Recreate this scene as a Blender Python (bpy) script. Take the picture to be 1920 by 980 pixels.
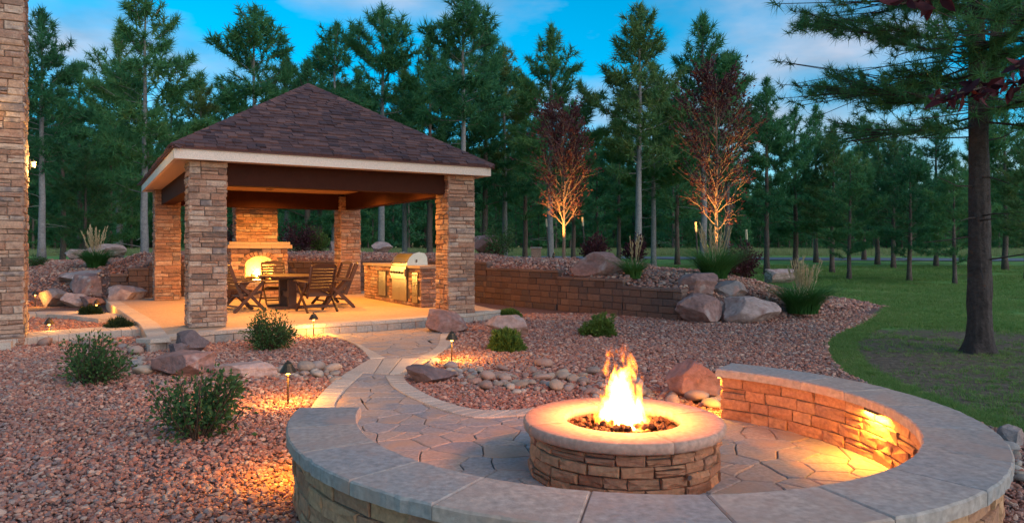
import bpy, bmesh, math, random
import numpy as np
from mathutils import Vector, Matrix, noise
from mathutils.bvhtree import BVHTree
random.seed(7); RNG = np.random.default_rng(7)
S = bpy.context.scene; COL = S.collection
for o_ in list(bpy.data.objects): bpy.data.objects.remove(o_)
R = math.radians; PI = math.pi
# ------------------------------------------------------------------ camera
FPX, V0, CAMZ = 1350.0, 463.0, 1.6          # focal length and horizon row of the 1920x980 photograph, eye height
cd = bpy.data.cameras.new('camera'); cam = bpy.data.objects.new('camera', cd); COL.objects.link(cam)
cam.location = (0, 0, CAMZ); cam.rotation_euler = (PI/2, 0, 0)
cd.sensor_width = 36; cd.lens = 36*FPX/1920; cd.shift_y = (V0-490)/1920; cd.clip_end = 3000; cd.clip_start = .05
S.camera = cam
# ------------------------------------------------------------------ world, sun, exposure
SUN_EL, SUN_ROT = R(24.0), R(128)
w = bpy.data.worlds.new('World'); S.world = w; w.use_nodes = True
nt = w.node_tree; N = nt.nodes; L = nt.links; N.clear()
out = N.new('ShaderNodeOutputWorld'); bg = N.new('ShaderNodeBackground'); bg.inputs[1].default_value = .05
sky = N.new('ShaderNodeTexSky'); sky.sky_type = 'NISHITA'; sky.sun_disc = False
sky.sun_elevation = SUN_EL; sky.sun_rotation = SUN_ROT; sky.altitude = 2000; sky.air_density = 1.3; sky.dust_density = .3; sky.ozone_density = 4.0
hs = N.new('ShaderNodeHueSaturation'); hs.inputs['Hue'].default_value = .48; hs.inputs['Saturation'].default_value = 1.55; hs.inputs['Value'].default_value = 1.0
L.new(sky.outputs[0], hs.inputs['Color'])
tc = N.new('ShaderNodeTexCoord'); mp = N.new('ShaderNodeMapping'); mp.inputs['Scale'].default_value = (1, 1, 2.6); mp.inputs['Location'].default_value = (-.55, .1, .24)
L.new(tc.outputs['Generated'], mp.inputs[0])
n1 = N.new('ShaderNodeTexNoise'); n1.inputs['Scale'].default_value = 3.1; n1.inputs['Detail'].default_value = 7; n1.inputs['Roughness'].default_value = .52
L.new(mp.outputs[0], n1.inputs['Vector'])
cr = N.new('ShaderNodeValToRGB'); cr.color_ramp.elements[0].position = .45; cr.color_ramp.elements[1].position = .70
cr.color_ramp.elements[0].color = (0, 0, 0, 1); cr.color_ramp.elements[1].color = (.8, .8, .8, 1)
L.new(n1.outputs[0], cr.inputs[0])
n2 = N.new('ShaderNodeTexNoise'); n2.inputs['Scale'].default_value = 5; n2.inputs['Detail'].default_value = 5
L.new(mp.outputs[0], n2.inputs['Vector'])
cc = N.new('ShaderNodeValToRGB'); cc.color_ramp.elements[0].position = .35; cc.color_ramp.elements[1].position = .65
cc.color_ramp.elements[0].color = (1.0, 1.6, 2.3, 1); cc.color_ramp.elements[1].color = (3.9, 3.7, 4.1, 1)
L.new(n2.outputs[0], cc.inputs[0])
mx = N.new('ShaderNodeMix'); mx.data_type = 'RGBA'
L.new(cr.outputs[0], mx.inputs[0]); L.new(hs.outputs[0], mx.inputs[6]); L.new(cc.outputs[0], mx.inputs[7])
L.new(mx.outputs[2], bg.inputs[0]); L.new(bg.outputs[0], out.inputs[0])
sd = bpy.data.lights.new('sun', 'SUN'); sun = bpy.data.objects.new('sun', sd); COL.objects.link(sun)
sd.energy = .62; sd.angle = R(70); sd.color = (1, .78, .66)
el_, az_ = SUN_EL, SUN_ROT      # direction the light comes from (rotation measured as the sky texture does, clockwise from +Y)
sv = Vector((math.sin(az_)*math.cos(el_), math.cos(az_)*math.cos(el_), math.sin(el_)))
sun.rotation_euler = sv.to_track_quat('Z', 'Y').to_euler()
S.view_settings.view_transform = 'Standard'; S.view_settings.look = 'None'; S.view_settings.gamma = 1; S.view_settings.use_curve_mapping = False
S.view_settings.exposure = 2.05
S.render.engine = 'CYCLES'
S.cycles.volume_step_rate = 1.0

# ------------------------------------------------------------------ helpers
def V(*a): return np.array(a, float)
def g(px, py, z=0.):
    """point on the level plane z seen at photograph pixel (px, py)"""
    Y = FPX*(CAMZ-z)/(py-V0); return V((px-960)*Y/FPX, Y, z)
PA = .532; PO = V(-5.535, 12.371, 0); PU = V(math.cos(PA), math.sin(PA), 0); PV = V(-math.sin(PA), math.cos(PA), 0)   # pavilion axes
def P(s, t, z=0.): q = PO+PU*s+PV*t; return V(q[0], q[1], z)
WP = {}                       # world origin of each object (no rotated parents in world-built things)
def tag(o, label=None, cat=None, group=None, kind=None):
    if label: o['label'] = label
    if cat: o['category'] = cat
    if group: o['group'] = group
    if kind: o['kind'] = kind
    return o
def empty(name, loc=(0, 0, 0), label=None, cat=None, group=None, kind=None):
    o = bpy.data.objects.new(name, None); COL.objects.link(o); o.location = loc; o.empty_display_size = .1
    WP[o] = V(*loc); return tag(o, label, cat, group, kind)
def mesh_np(name, verts, faces, mat=None, rnd=None, smooth=False, mats=None, mi=None):
    """verts (N,3); faces = list of tuples, or an (M,k) array"""
    me = bpy.data.meshes.new(name); verts = np.asarray(verts, np.float32)
    if isinstance(faces, np.ndarray):
        m, k = faces.shape; me.vertices.add(len(verts)); me.vertices.foreach_set('co', verts.ravel())
        me.loops.add(m*k); me.loops.foreach_set('vertex_index', faces.astype(np.int32).ravel())
        me.polygons.add(m); me.polygons.foreach_set('loop_start', np.arange(0, m*k, k, dtype=np.int32))
        me.update(calc_edges=True)
    else:
        me.from_pydata(verts.tolist(), [], faces); me.update()
    for mm in (mats or ([mat] if mat else [])): me.materials.append(mm)
    if mi is not None: me.polygons.foreach_set('material_index', np.asarray(mi, np.int32))
    if rnd is not None:
        a = me.attributes.new('rnd', 'FLOAT', 'POINT')
        a.data.foreach_set('value', np.broadcast_to(np.asarray(rnd, np.float32), (len(verts),)).copy())
    if smooth: me.polygons.foreach_set('use_smooth', np.ones(len(me.polygons), bool))
    return me
def link(name, me, parent=None, loc=None):
    o = bpy.data.objects.new(name, me); COL.objects.link(o)
    if loc is not None: o.location = loc
    if parent: o.parent = parent
    return o
def part(name, verts, faces, mat, parent=None, rnd=None, smooth=False, base=None):
    """mesh object from world-space verts, origin at its own middle, parented to an unrotated parent"""
    verts = np.asarray(verts, float); c = verts.mean(0) if base is None else V(*base)
    o = link(name, mesh_np(name, verts-c, faces, mat, rnd, smooth))
    WP[o] = c; p = WP[parent] if parent is not None else 0
    if parent is not None: o.parent = parent
    o.location = c-p
    return o
class MB:
    """collects verts and faces"""
    def __init__(s): s.v = []; s.f = []; s.r = []
    def add(s, v, f, rnd=0.5):
        b = len(s.v); s.v += [tuple(x) for x in v]; s.f += [tuple(i+b for i in q) for q in f]; s.r += [rnd]*len(v); return s
    def box(s, c, ex, ey, ez, rnd=.5):
        """centre and three half-axis vectors"""
        c, ex, ey, ez = [V(*q) for q in (c, ex, ey, ez)]
        v = [c+ex*i+ey*j+ez*k for k in (-1, 1) for j in (-1, 1) for i in (-1, 1)]
        return s.add(v, [(0, 2, 3, 1), (4, 5, 7, 6), (0, 1, 5, 4), (2, 6, 7, 3), (0, 4, 6, 2), (1, 3, 7, 5)], rnd)
    def bbox(s, a, b, rnd=.5):
        a, b = V(*a), V(*b); h = (b-a)/2
        return s.box((a+b)/2, (h[0], 0, 0), (0, h[1], 0), (0, 0, h[2]), rnd)
    def tube(s, pts, rad, n=6, rnd=.5, cap=True):
        v, f = tube(pts, rad, n, cap); return s.add(v, f, rnd)
    def lathe(s, prof, n=16, c=(0, 0, 0), rnd=.5):
        v = []; f = []
        for r, z in prof:
            for i in range(n): a = 2*PI*i/n; v.append((c[0]+r*math.cos(a), c[1]+r*math.sin(a), c[2]+z))
        for k in range(len(prof)-1):
            for i in range(n): j = (i+1) % n; f.append((k*n+i, k*n+j, (k+1)*n+j, (k+1)*n+i))
        f.append(tuple(range(n))[::-1]); f.append(tuple((len(prof)-1)*n+i for i in range(n)))
        return s.add(v, f, rnd)
    def build(s, name, mat, parent=None, smooth=False, base=None):
        return part(name, np.array(s.v), s.f, mat, parent, np.array(s.r), smooth, base)
def tube(pts, rad, n=6, cap=True):
    pts = [Vector(p) for p in pts]; v = []; f = []
    if not hasattr(rad, '__len__'): rad = [rad]*len(pts)
    ref = Vector((0, 0, 1)); d0 = (pts[-1]-pts[0]).normalized()
    if abs(d0.z) > .9: ref = Vector((1, 0, 0))
    for k, p in enumerate(pts):
        d = (pts[min(k+1, len(pts)-1)]-pts[max(k-1, 0)]).normalized()
        a = d.cross(ref).normalized(); b = d.cross(a)
        for i in range(n): t = 2*PI*i/n; v.append(tuple(p+a*(math.cos(t)*rad[k])+b*(math.sin(t)*rad[k])))
    for k in range(len(pts)-1):
        for i in range(n): j = (i+1) % n; f.append((k*n+i, (k+1)*n+i, (k+1)*n+j, k*n+j))
    if cap: f.append(tuple(range(n))); f.append(tuple((len(pts)-1)*n+i for i in range(n))[::-1])
    return v, f
def inset2(poly, d):
    """shrink a polygon (k,2) by about d, towards the inside"""
    p = np.asarray(poly, float); k = len(p); a = np.roll(p, 1, 0); b = np.roll(p, -1, 0)
    e1 = p-a; e2 = b-p
    n1 = np.stack([-e1[:, 1], e1[:, 0]], 1); n2 = np.stack([-e2[:, 1], e2[:, 0]], 1)
    n1 /= np.linalg.norm(n1, axis=1)[:, None]+1e-9; n2 /= np.linalg.norm(n2, axis=1)[:, None]+1e-9
    n = n1+n2; n /= np.linalg.norm(n, axis=1)[:, None]+1e-9
    m = np.clip((n*n1).sum(1), .5, 1)
    return p+n*(d/m)[:, None]
def area2(p): p = np.asarray(p); x, y = p[:, 0], p[:, 1]; return .5*float(np.sum(x*np.roll(y, -1)-np.roll(x, -1)*y))
def slab_geo(poly, frame, n0, n1, bev=.006, jit=0.):
    """prism over a 2D polygon (counter-clockwise) in frame (o, ex, ey, en) from n0 to n1 with a bevelled top edge"""
    o, ex, ey, en = frame; p = np.asarray(poly, float); k = len(p); q = inset2(p, bev)
    m = lambda pp, h: [o+ex*x+ey*y+en*(h+(random.uniform(-jit, jit) if jit else 0)) for x, y in pp]
    v = m(p, n0)+m(p, n1-bev)+m(q, n1); f = [tuple(range(2*k, 3*k))]
    for i in range(k):
        j = (i+1) % k; f += [(i, j, k+j, k+i), (k+i, k+j, 2*k+j, 2*k+i)]
    return v, f
FLAT = (V(0, 0, 0), V(1, 0, 0), V(0, 1, 0), V(0, 0, 1))
def clip(poly, a, b, c):
    """keep the part of a polygon with a*x+b*y <= c"""
    r = []; k = len(poly)
    for i in range(k):
        p, q = poly[i], poly[(i+1) % k]; dp = a*p[0]+b*p[1]-c; dq = a*q[0]+b*q[1]-c
        if dp <= 0: r.append(p)
        if dp*dq < 0: t = dp/(dp-dq); r.append((p[0]+t*(q[0]-p[0]), p[1]+t*(q[1]-p[1])))
    return r
def inside(poly, pts):
    poly = np.asarray(poly, float); x, y = pts[:, 0], pts[:, 1]; r = np.zeros(len(pts), bool)
    for i in range(len(poly)):
        x1, y1 = poly[i][:2]; x2, y2 = poly[i-1][:2]
        c = ((y1 > y) != (y2 > y)); xi = (x2-x1)*(y-y1)/((y2-y1) if y2 != y1 else 1e-9)+x1; r ^= c & (x < xi)
    return r
def resample(pts, n):
    pts = np.asarray(pts, float); d = np.r_[0, np.cumsum(np.linalg.norm(np.diff(pts, axis=0), axis=1))]
    t = np.linspace(0, d[-1], n); return np.stack([np.interp(t, d, pts[:, i]) for i in range(pts.shape[1])], 1)
def smoothline(pts, n, it=2):
    p = np.asarray(pts, float)
    for _ in range(it):      # corner cutting, ends kept
        q = [p[0]]
        for i in range(len(p)-1): q += [p[i]*.75+p[i+1]*.25, p[i]*.25+p[i+1]*.75]
        q.append(p[-1]); p = np.array(q)
    return resample(p, n)
def pieces(parent, name, geos, mat, limit=300, stuffname=None, smooth=False):
    """each (verts, faces, rnd) an object of its own; past the limit the smallest in the photo are joined into one stuff part"""
    def size(q):
        v = np.asarray(q[0]); c = v.mean(0); e = np.linalg.norm(v.max(0)-v.min(0)); vis = q[3] if len(q) > 3 else 1
        return e/max(c[1], 1)*vis
    gs = sorted(geos, key=size, reverse=True)
    for q in gs[:limit]: part(name, q[0], q[1], mat, parent, q[2], smooth)
    if len(gs) > limit:
        m = MB()
        for q in gs[limit:]: m.add(q[0], q[1], q[2])
        o = m.build(stuffname or name+'s', mat, parent, smooth); o['kind'] = 'stuff'
def children(o): return [c for c in bpy.data.objects if c.parent == o]
def copy_tree(o, parent=None, kids=None):
    c = o.copy(); COL.objects.link(c); c.parent = parent
    for ch in o.children: copy_tree(ch, c)
    return c
def lamp(name, kind, loc, watts, color, parent=None, size=.03, **kw):
    d = bpy.data.lights.new(name, kind); d.energy = watts; d.color = color
    if kind in ('POINT', 'SPOT'): d.shadow_soft_size = size
    for k_, v_ in kw.items(): setattr(d, k_, v_)
    o = bpy.data.objects.new(name, d); COL.objects.link(o); o.location = loc
    if parent: o.parent = parent
    return o
# ------------------------------------------------------------------ materials
def newmat(name):
    m = bpy.data.materials.new(name); m.use_nodes = True; t = m.node_tree
    return m, t, t.nodes, t.links, t.nodes['Principled BSDF']
def ramp(N, cols, pos=None):
    r = N.new('ShaderNodeValToRGB'); e = r.color_ramp.elements; n = len(cols)
    pos = pos or [i/(n-1) for i in range(n)]
    while len(e) < n: e.new(.5)
    for i in range(n): e[i].position = pos[i]; e[i].color = (*cols[i], 1)
    return r
def surf(name, cols, src='attr', nscale=6., namt=.35, rough=.85, bump=.3, bscale=40., bdist=.01, spec=.3, blotch=None, metal=0., nvec='Object', pos=None, detail=6, wave=None):
    """base colour from a ramp driven by a per-piece random number (attr / object) or by noise, broken up with noise; noise bump"""
    m, t, N, L, b = newmat(name)
    c = N.new('ShaderNodeTexCoord'); vec = c.outputs['Object' if nvec == 'World' else nvec]
    if nvec == 'World':
        gm = N.new('ShaderNodeNewGeometry'); vec = gm.outputs['Position']
    elif src in ('attr', 'object'):      # different grain for each piece
        va = N.new('ShaderNodeVectorMath'); L.new(vec, va.inputs[0]); oi = N.new('ShaderNodeObjectInfo'); sc = N.new('ShaderNodeMath'); sc.operation = 'MULTIPLY'; sc.inputs[1].default_value = 37.
        L.new(oi.outputs['Random'], sc.inputs[0]); L.new(sc.outputs[0], va.inputs[1]); vec = va.outputs[0]
    n = N.new('ShaderNodeTexNoise'); n.inputs['Scale'].default_value = nscale; n.inputs['Detail'].default_value = detail; n.inputs['Roughness'].default_value = .6; L.new(vec, n.inputs['Vector'])
    r = ramp(N, cols, pos)
    if src == 'noise': L.new(n.outputs[0], r.inputs[0])
    else:
        if src == 'attr': a = N.new('ShaderNodeAttribute'); a.attribute_name = 'rnd'; so = a.outputs['Fac']
        else: a = N.new('ShaderNodeObjectInfo'); so = a.outputs['Random']
        ma = N.new('ShaderNodeMath'); ma.operation = 'MULTIPLY_ADD'; ma.inputs[1].default_value = namt
        sb = N.new('ShaderNodeMath'); sb.operation = 'SUBTRACT'; sb.inputs[1].default_value = .5
        L.new(n.outputs[0], sb.inputs[0]); L.new(sb.outputs[0], ma.inputs[0]); L.new(so, ma.inputs[2]); L.new(ma.outputs[0], r.inputs[0])
    col = r.outputs[0]
    # fine value grain
    n3 = N.new('ShaderNodeTexNoise'); n3.inputs['Scale'].default_value = bscale*1.3; n3.inputs['Detail'].default_value = 4; L.new(vec, n3.inputs['Vector'])
    mr = N.new('ShaderNodeMapRange'); mr.inputs[1].default_value = .25; mr.inputs[2].default_value = .75; mr.inputs[3].default_value = .72; mr.inputs[4].default_value = 1.25; L.new(n3.outputs[0], mr.inputs[0])
    mm = N.new('ShaderNodeMix'); mm.data_type = 'RGBA'; mm.blend_type = 'MULTIPLY'; mm.inputs[0].default_value = 1
    L.new(col, mm.inputs[6]); L.new(mr.outputs[0], mm.inputs[7]); col = mm.outputs[2]
    if blotch:
        n4 = N.new('ShaderNodeTexNoise'); n4.inputs['Scale'].default_value = blotch[1]; n4.inputs['Detail'].default_value = 5; n4.inputs['Distortion'].default_value = .6; L.new(vec, n4.inputs['Vector'])
        r4 = ramp(N, [(0, 0, 0), (1, 1, 1)], [blotch[2], blotch[3]]); L.new(n4.outputs[0], r4.inputs[0])
        m4 = N.new('ShaderNodeMix'); m4.data_type = 'RGBA'; m4.inputs[7].default_value = (*blotch[0], 1); L.new(r4.outputs[0], m4.inputs[0]); L.new(col, m4.inputs[6]); col = m4.outputs[2]
    L.new(col, b.inputs['Base Color'])
    b.inputs['Roughness'].default_value = rough; b.inputs['Specular IOR Level'].default_value = spec; b.inputs['Metallic'].default_value = metal
    if bump:
        n5 = N.new('ShaderNodeTexNoise'); n5.inputs['Scale'].default_value = bscale; n5.inputs['Detail'].default_value = 8; n5.inputs['Roughness'].default_value = .65; L.new(vec, n5.inputs['Vector'])
        bp = N.new('ShaderNodeBump'); bp.inputs['Strength'].default_value = bump; bp.inputs['Distance'].default_value = bdist; L.new(n5.outputs[0], bp.inputs['Height']); L.new(bp.outputs[0], b.inputs['Normal'])
    return m
def leafmat(name, cols, src='object', trans=.25, rough=.6, nsc=1.6):
    m, t, N, L, b = newmat(name)
    gm = N.new('ShaderNodeNewGeometry'); n = N.new('ShaderNodeTexNoise'); n.inputs['Scale'].default_value = nsc; n.inputs['Detail'].default_value = 3 if nsc > 1 else 6; L.new(gm.outputs['Position'], n.inputs['Vector'])
    a = N.new('ShaderNodeAttribute'); a.attribute_name = 'rnd'
    oi = N.new('ShaderNodeObjectInfo')
    m1 = N.new('ShaderNodeMath'); m1.operation = 'MULTIPLY_ADD'; m1.inputs[1].default_value = .45; m2 = N.new('ShaderNodeMath'); m2.operation = 'MULTIPLY_ADD'; m2.inputs[1].default_value = .45; m3 = N.new('ShaderNodeMath'); m3.operation = 'MULTIPLY_ADD'; m3.inputs[1].default_value = .5; m3.inputs[2].default_value = -.2
    L.new(n.outputs[0], m3.inputs[0]); L.new(oi.outputs['Random'], m1.inputs[0]); L.new(m3.outputs[0], m1.inputs[2]); L.new(a.outputs['Fac'], m2.inputs[0]); L.new(m1.outputs[0], m2.inputs[2])
    r = ramp(N, cols); L.new(m2.outputs[0], r.inputs[0]); L.new(r.outputs[0], b.inputs['Base Color'])
    b.inputs['Roughness'].default_value = rough; b.inputs['Specular IOR Level'].default_value = .25
    tr = N.new('ShaderNodeBsdfTranslucent'); L.new(r.outputs[0], tr.inputs[0]); ms = N.new('ShaderNodeMixShader'); ms.inputs[0].default_value = trans
    L.new(b.outputs[0], ms.inputs[1]); L.new(tr.outputs[0], ms.inputs[2]); L.new(ms.outputs[0], N['Material Output'].inputs[0])
    return m
def glow(name, color, strength):
    m, t, N, L, b = newmat(name); b.inputs['Base Color'].default_value = (*color, 1); b.inputs['Emission Color'].default_value = (*color, 1); b.inputs['Emission Strength'].default_value = strength
    return m
M = {}
M['veneer'] = surf('stone veneer', [(.15, .10, .08), (.35, .185, .12), (.22, .135, .10), (.43, .265, .18), (.28, .16, .115), (.47, .335, .25), (.18, .14, .13)], nscale=9, namt=.5, bscale=30, bump=.6, bdist=.012)
M['mortar'] = surf('dark mortar', [(.085, .068, .056), (.15, .12, .10)], 'noise', nscale=30, bscale=90)
M['firestone'] = surf('fire pit stone', [(.28, .13, .072), (.45, .225, .115), (.31, .165, .105), (.50, .28, .145), (.38, .19, .105)], nscale=10, namt=.5, bscale=28, bump=.55, bdist=.012)
M['cap'] = surf('cast stone cap', [(.25, .24, .225), (.39, .305, .245), (.30, .28, .26), (.44, .34, .27), (.33, .30, .27)], nscale=2.2, namt=.7, bscale=22, bump=.45, bdist=.012, blotch=((.40, .27, .205), 2.6, .50, .72))
M['fircap'] = surf('fire pit cap stone', [(.44, .28, .20), (.52, .33, .23)], nscale=4, namt=.6, bscale=25, bump=.4, blotch=((.40, .25, .19), 3, .5, .75))
M['flag'] = surf('stamped flagstone', [(.27, .255, .25), (.36, .29, .245), (.30, .28, .275), (.42, .31, .245), (.25, .245, .25)], nscale=3.2, namt=.9, bscale=26, bump=.4, bdist=.008, blotch=((.44, .28, .19), 1.7, .48, .72))
M['joint'] = surf('dark joint', [(.10, .085, .075), (.16, .13, .11)], 'noise', nscale=20, bscale=60)
M['paver'] = surf('pale border paver', [(.46, .38, .31), (.55, .45, .36), (.42, .35, .29), (.50, .39, .31)], nscale=6, namt=.5, bscale=45, bump=.3)
M['patio'] = surf('patio concrete', [(.34, .23, .16), (.44, .31, .21), (.39, .28, .205)], 'noise', nscale=1.6, bscale=24, bump=.3, nvec='World')
M['block'] = surf('retaining wall block', [(.10, .06, .048), (.17, .10, .075), (.13, .08, .065), (.095, .07, .066), (.20, .12, .09)], nscale=14, namt=.45, bscale=36, bump=.8, bdist=.015)
M['blockcap'] = surf('retaining wall cap', [(.14, .09, .075), (.20, .13, .105)], nscale=14, namt=.5, bscale=36, bump=.6)
M['gravel'] = surf('red gravel stone', [(.16, .065, .05), (.44, .195, .135), (.27, .115, .085), (.52, .27, .185), (.26, .145, .125), (.44, .165, .10), (.58, .39, .29), (.21, .165, .16), (.39, .195, .14)], 'object', nscale=30, namt=.3, bscale=80, bump=.3)
M['gravelbed'] = surf('gravel bed', [(.07, .038, .033), (.14, .075, .062), (.21, .12, .10), (.11, .07, .064)], 'noise', nscale=32, bscale=34, bump=1., bdist=.03, nvec='World', pos=[.3, .45, .58, .75], detail=3)
M['cobble'] = surf('river cobble', [(.26, .20, .15), (.40, .31, .23), (.21, .175, .155), (.35, .20, .15), (.46, .38, .30), (.25, .23, .22), (.39, .26, .20)], 'object', nscale=8, namt=.3, bscale=60, bump=.15)
def rock(name, cols, bl): return surf(name, cols, 'noise', nscale=2.6, bscale=11, bump=.8, bdist=.03, blotch=bl, spec=.2, detail=10)
M['rock_red'] = rock('red sandstone boulder', [(.15, .085, .075), (.30, .17, .145), (.38, .245, .21)], ((.40, .33, .31), 3, .56, .7))
M['rock_pink'] = rock('pink granite boulder', [(.26, .17, .15), (.44, .31, .27), (.52, .42, .38)], ((.28, .16, .13), 3, .52, .68))
M['rock_grey'] = rock('grey boulder', [(.15, .13, .13), (.27, .225, .21), (.38, .31, .28)], ((.36, .22, .18), 3, .48, .62))
M['rock_dark'] = rock('dark boulder', [(.07, .05, .055), (.15, .11, .11), (.24, .18, .17)], ((.2, .19, .2), 3, .55, .7))
M['fascia'] = surf('cream painted fascia', [(.60, .50, .42), (.66, .55, .46)], 'noise', nscale=3, bscale=60, bump=.1, rough=.6)
M['soffit'] = surf('tan painted soffit', [(.46, .36, .29), (.52, .41, .33)], 'noise', nscale=3, bscale=60, bump=.1, rough=.7)
M['beam'] = surf('dark brown beam', [(.034, .012, .008), (.056, .020, .013)], 'noise', nscale=5, bscale=50, bump=.2, rough=.85, spec=.08)
M['ceiling'] = surf('tan ceiling board', [(.36, .22, .12), (.42, .27, .15)], 'noise', nscale=3, bscale=40, bump=.15)
M['shingle'] = surf('asphalt shingle', [(.045, .026, .030), (.13, .065, .060), (.075, .042, .045), (.17, .085, .074), (.06, .038, .046), (.11, .06, .06)], nscale=40, namt=.5, bscale=160, bump=.5, bdist=.004, rough=.95)
M['bark'] = surf('pine bark', [(.045, .032, .026), (.12, .085, .07), (.19, .135, .11)], 'noise', nscale=9, bscale=14, bump=1., bdist=.04, nvec='World')
M['darkbark'] = surf('dark furrowed bark', [(.022, .018, .018), (.055, .042, .038), (.10, .075, .066)], 'noise', nscale=9, bscale=14, bump=1., bdist=.05, nvec='World')
M['greybark'] = surf('grey pine bark', [(.10, .095, .095), (.22, .205, .195), (.30, .275, .26)], 'noise', nscale=8, bscale=14, bump=1., bdist=.03, nvec='World')
M['needles'] = leafmat('pine needles', [(.026, .105, .052), (.056, .195, .080), (.095, .245, .085), (.18, .27, .075)], trans=.45)
M['needles2'] = leafmat('pine needles yellowing', [(.028, .095, .044), (.070, .175, .065), (.13, .22, .068), (.26, .24, .065)], trans=.4)
M['leaf'] = leafmat('shrub leaf', [(.03, .075, .025), (.06, .13, .04), (.09, .17, .055)], trans=.35)
M['mugo'] = leafmat('dwarf pine needles', [(.012, .030, .012), (.025, .055, .02), (.04, .08, .03)])
M['lime'] = leafmat('yellow green needles', [(.05, .10, .02), (.09, .16, .03), (.14, .22, .04)])
M['grass'] = leafmat('reed grass blade', [(.035, .125, .03), (.07, .20, .045), (.12, .26, .06)], trans=.4)
M['plume'] = leafmat('straw plume', [(.40, .29, .15), (.55, .42, .24), (.62, .50, .32)])
M['purple'] = leafmat('purple leaf', [(.032, .012, .020), (.075, .022, .030), (.14, .048, .048)], trans=.35)
M['redleaf'] = leafmat('dark red leaf', [(.020, .007, .014), (.050, .010, .016), (.12, .018, .018)], trans=.3)
M['twig'] = surf('pale brown twig', [(.16, .11, .08), (.26, .18, .13)], 'noise', nscale=20, bscale=60, bump=.3)
M['stem'] = surf('dark stem', [(.05, .035, .025), (.09, .06, .04)], 'noise', nscale=20, bscale=60, bump=.3)
M['lawnblade'] = leafmat('lawn grass', [(.075, .16, .04), (.13, .26, .055), (.22, .31, .08), (.42, .37, .18)], nsc=.45, trans=.4)
M['meadow'] = leafmat('meadow grass', [(.14, .20, .06), (.25, .27, .10), (.34, .31, .15)], trans=.4)
M['metal'] = surf('brushed steel', [(.30, .29, .28), (.38, .37, .36)], 'noise', nscale=4, bscale=120, bump=.05, rough=.3, metal=1., spec=.5)
M['dark'] = surf('black metal', [(.02, .018, .017), (.04, .036, .033)], 'noise', nscale=20, bscale=80, bump=.1, rough=.5, spec=.4)
M['bronze'] = surf('bronze metal', [(.07, .05, .035), (.11, .08, .05)], 'noise', nscale=20, bscale=80, bump=.1, rough=.45, metal=.8)
M['wood'] = surf('dark brown slat', [(.032, .013, .009), (.055, .022, .014)], 'noise', nscale=12, bscale=50, bump=.2, rough=.5, spec=.4)
M['granite'] = surf('counter slab', [(.25, .19, .15), (.36, .28, .22)], 'noise', nscale=30, bscale=60, bump=.1, rough=.5)
M['lava'] = surf('lava rock', [(.04, .02, .012), (.12, .06, .035)], nscale=30, namt=.6, bscale=60, bump=1.)
M['firebrick'] = surf('sooty firebrick', [(.30, .22, .14), (.42, .32, .2)], 'noise', nscale=6, bscale=30)
M['asphalt'] = surf('asphalt', [(.10, .105, .115), (.14, .145, .155)], 'noise', nscale=2, bscale=30, nvec='World')
M['log'] = surf('charred log', [(.03, .02, .015), (.10, .06, .04)], 'noise', nscale=12, bscale=30, bump=1.)
M['bulb'] = glow('lamp glow', (1, .42, .07), 5)
M['bulbsoft'] = glow('lamp glass', (1, .50, .13), 1.6)
M['stake'] = surf('dark stake', [(.06, .05, .045), (.09, .08, .07)], 'noise', nscale=20, bscale=60)
M['tape'] = surf('pale stake sleeve', [(.42, .38, .24), (.48, .43, .28)], 'noise', nscale=20, bscale=60)
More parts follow.
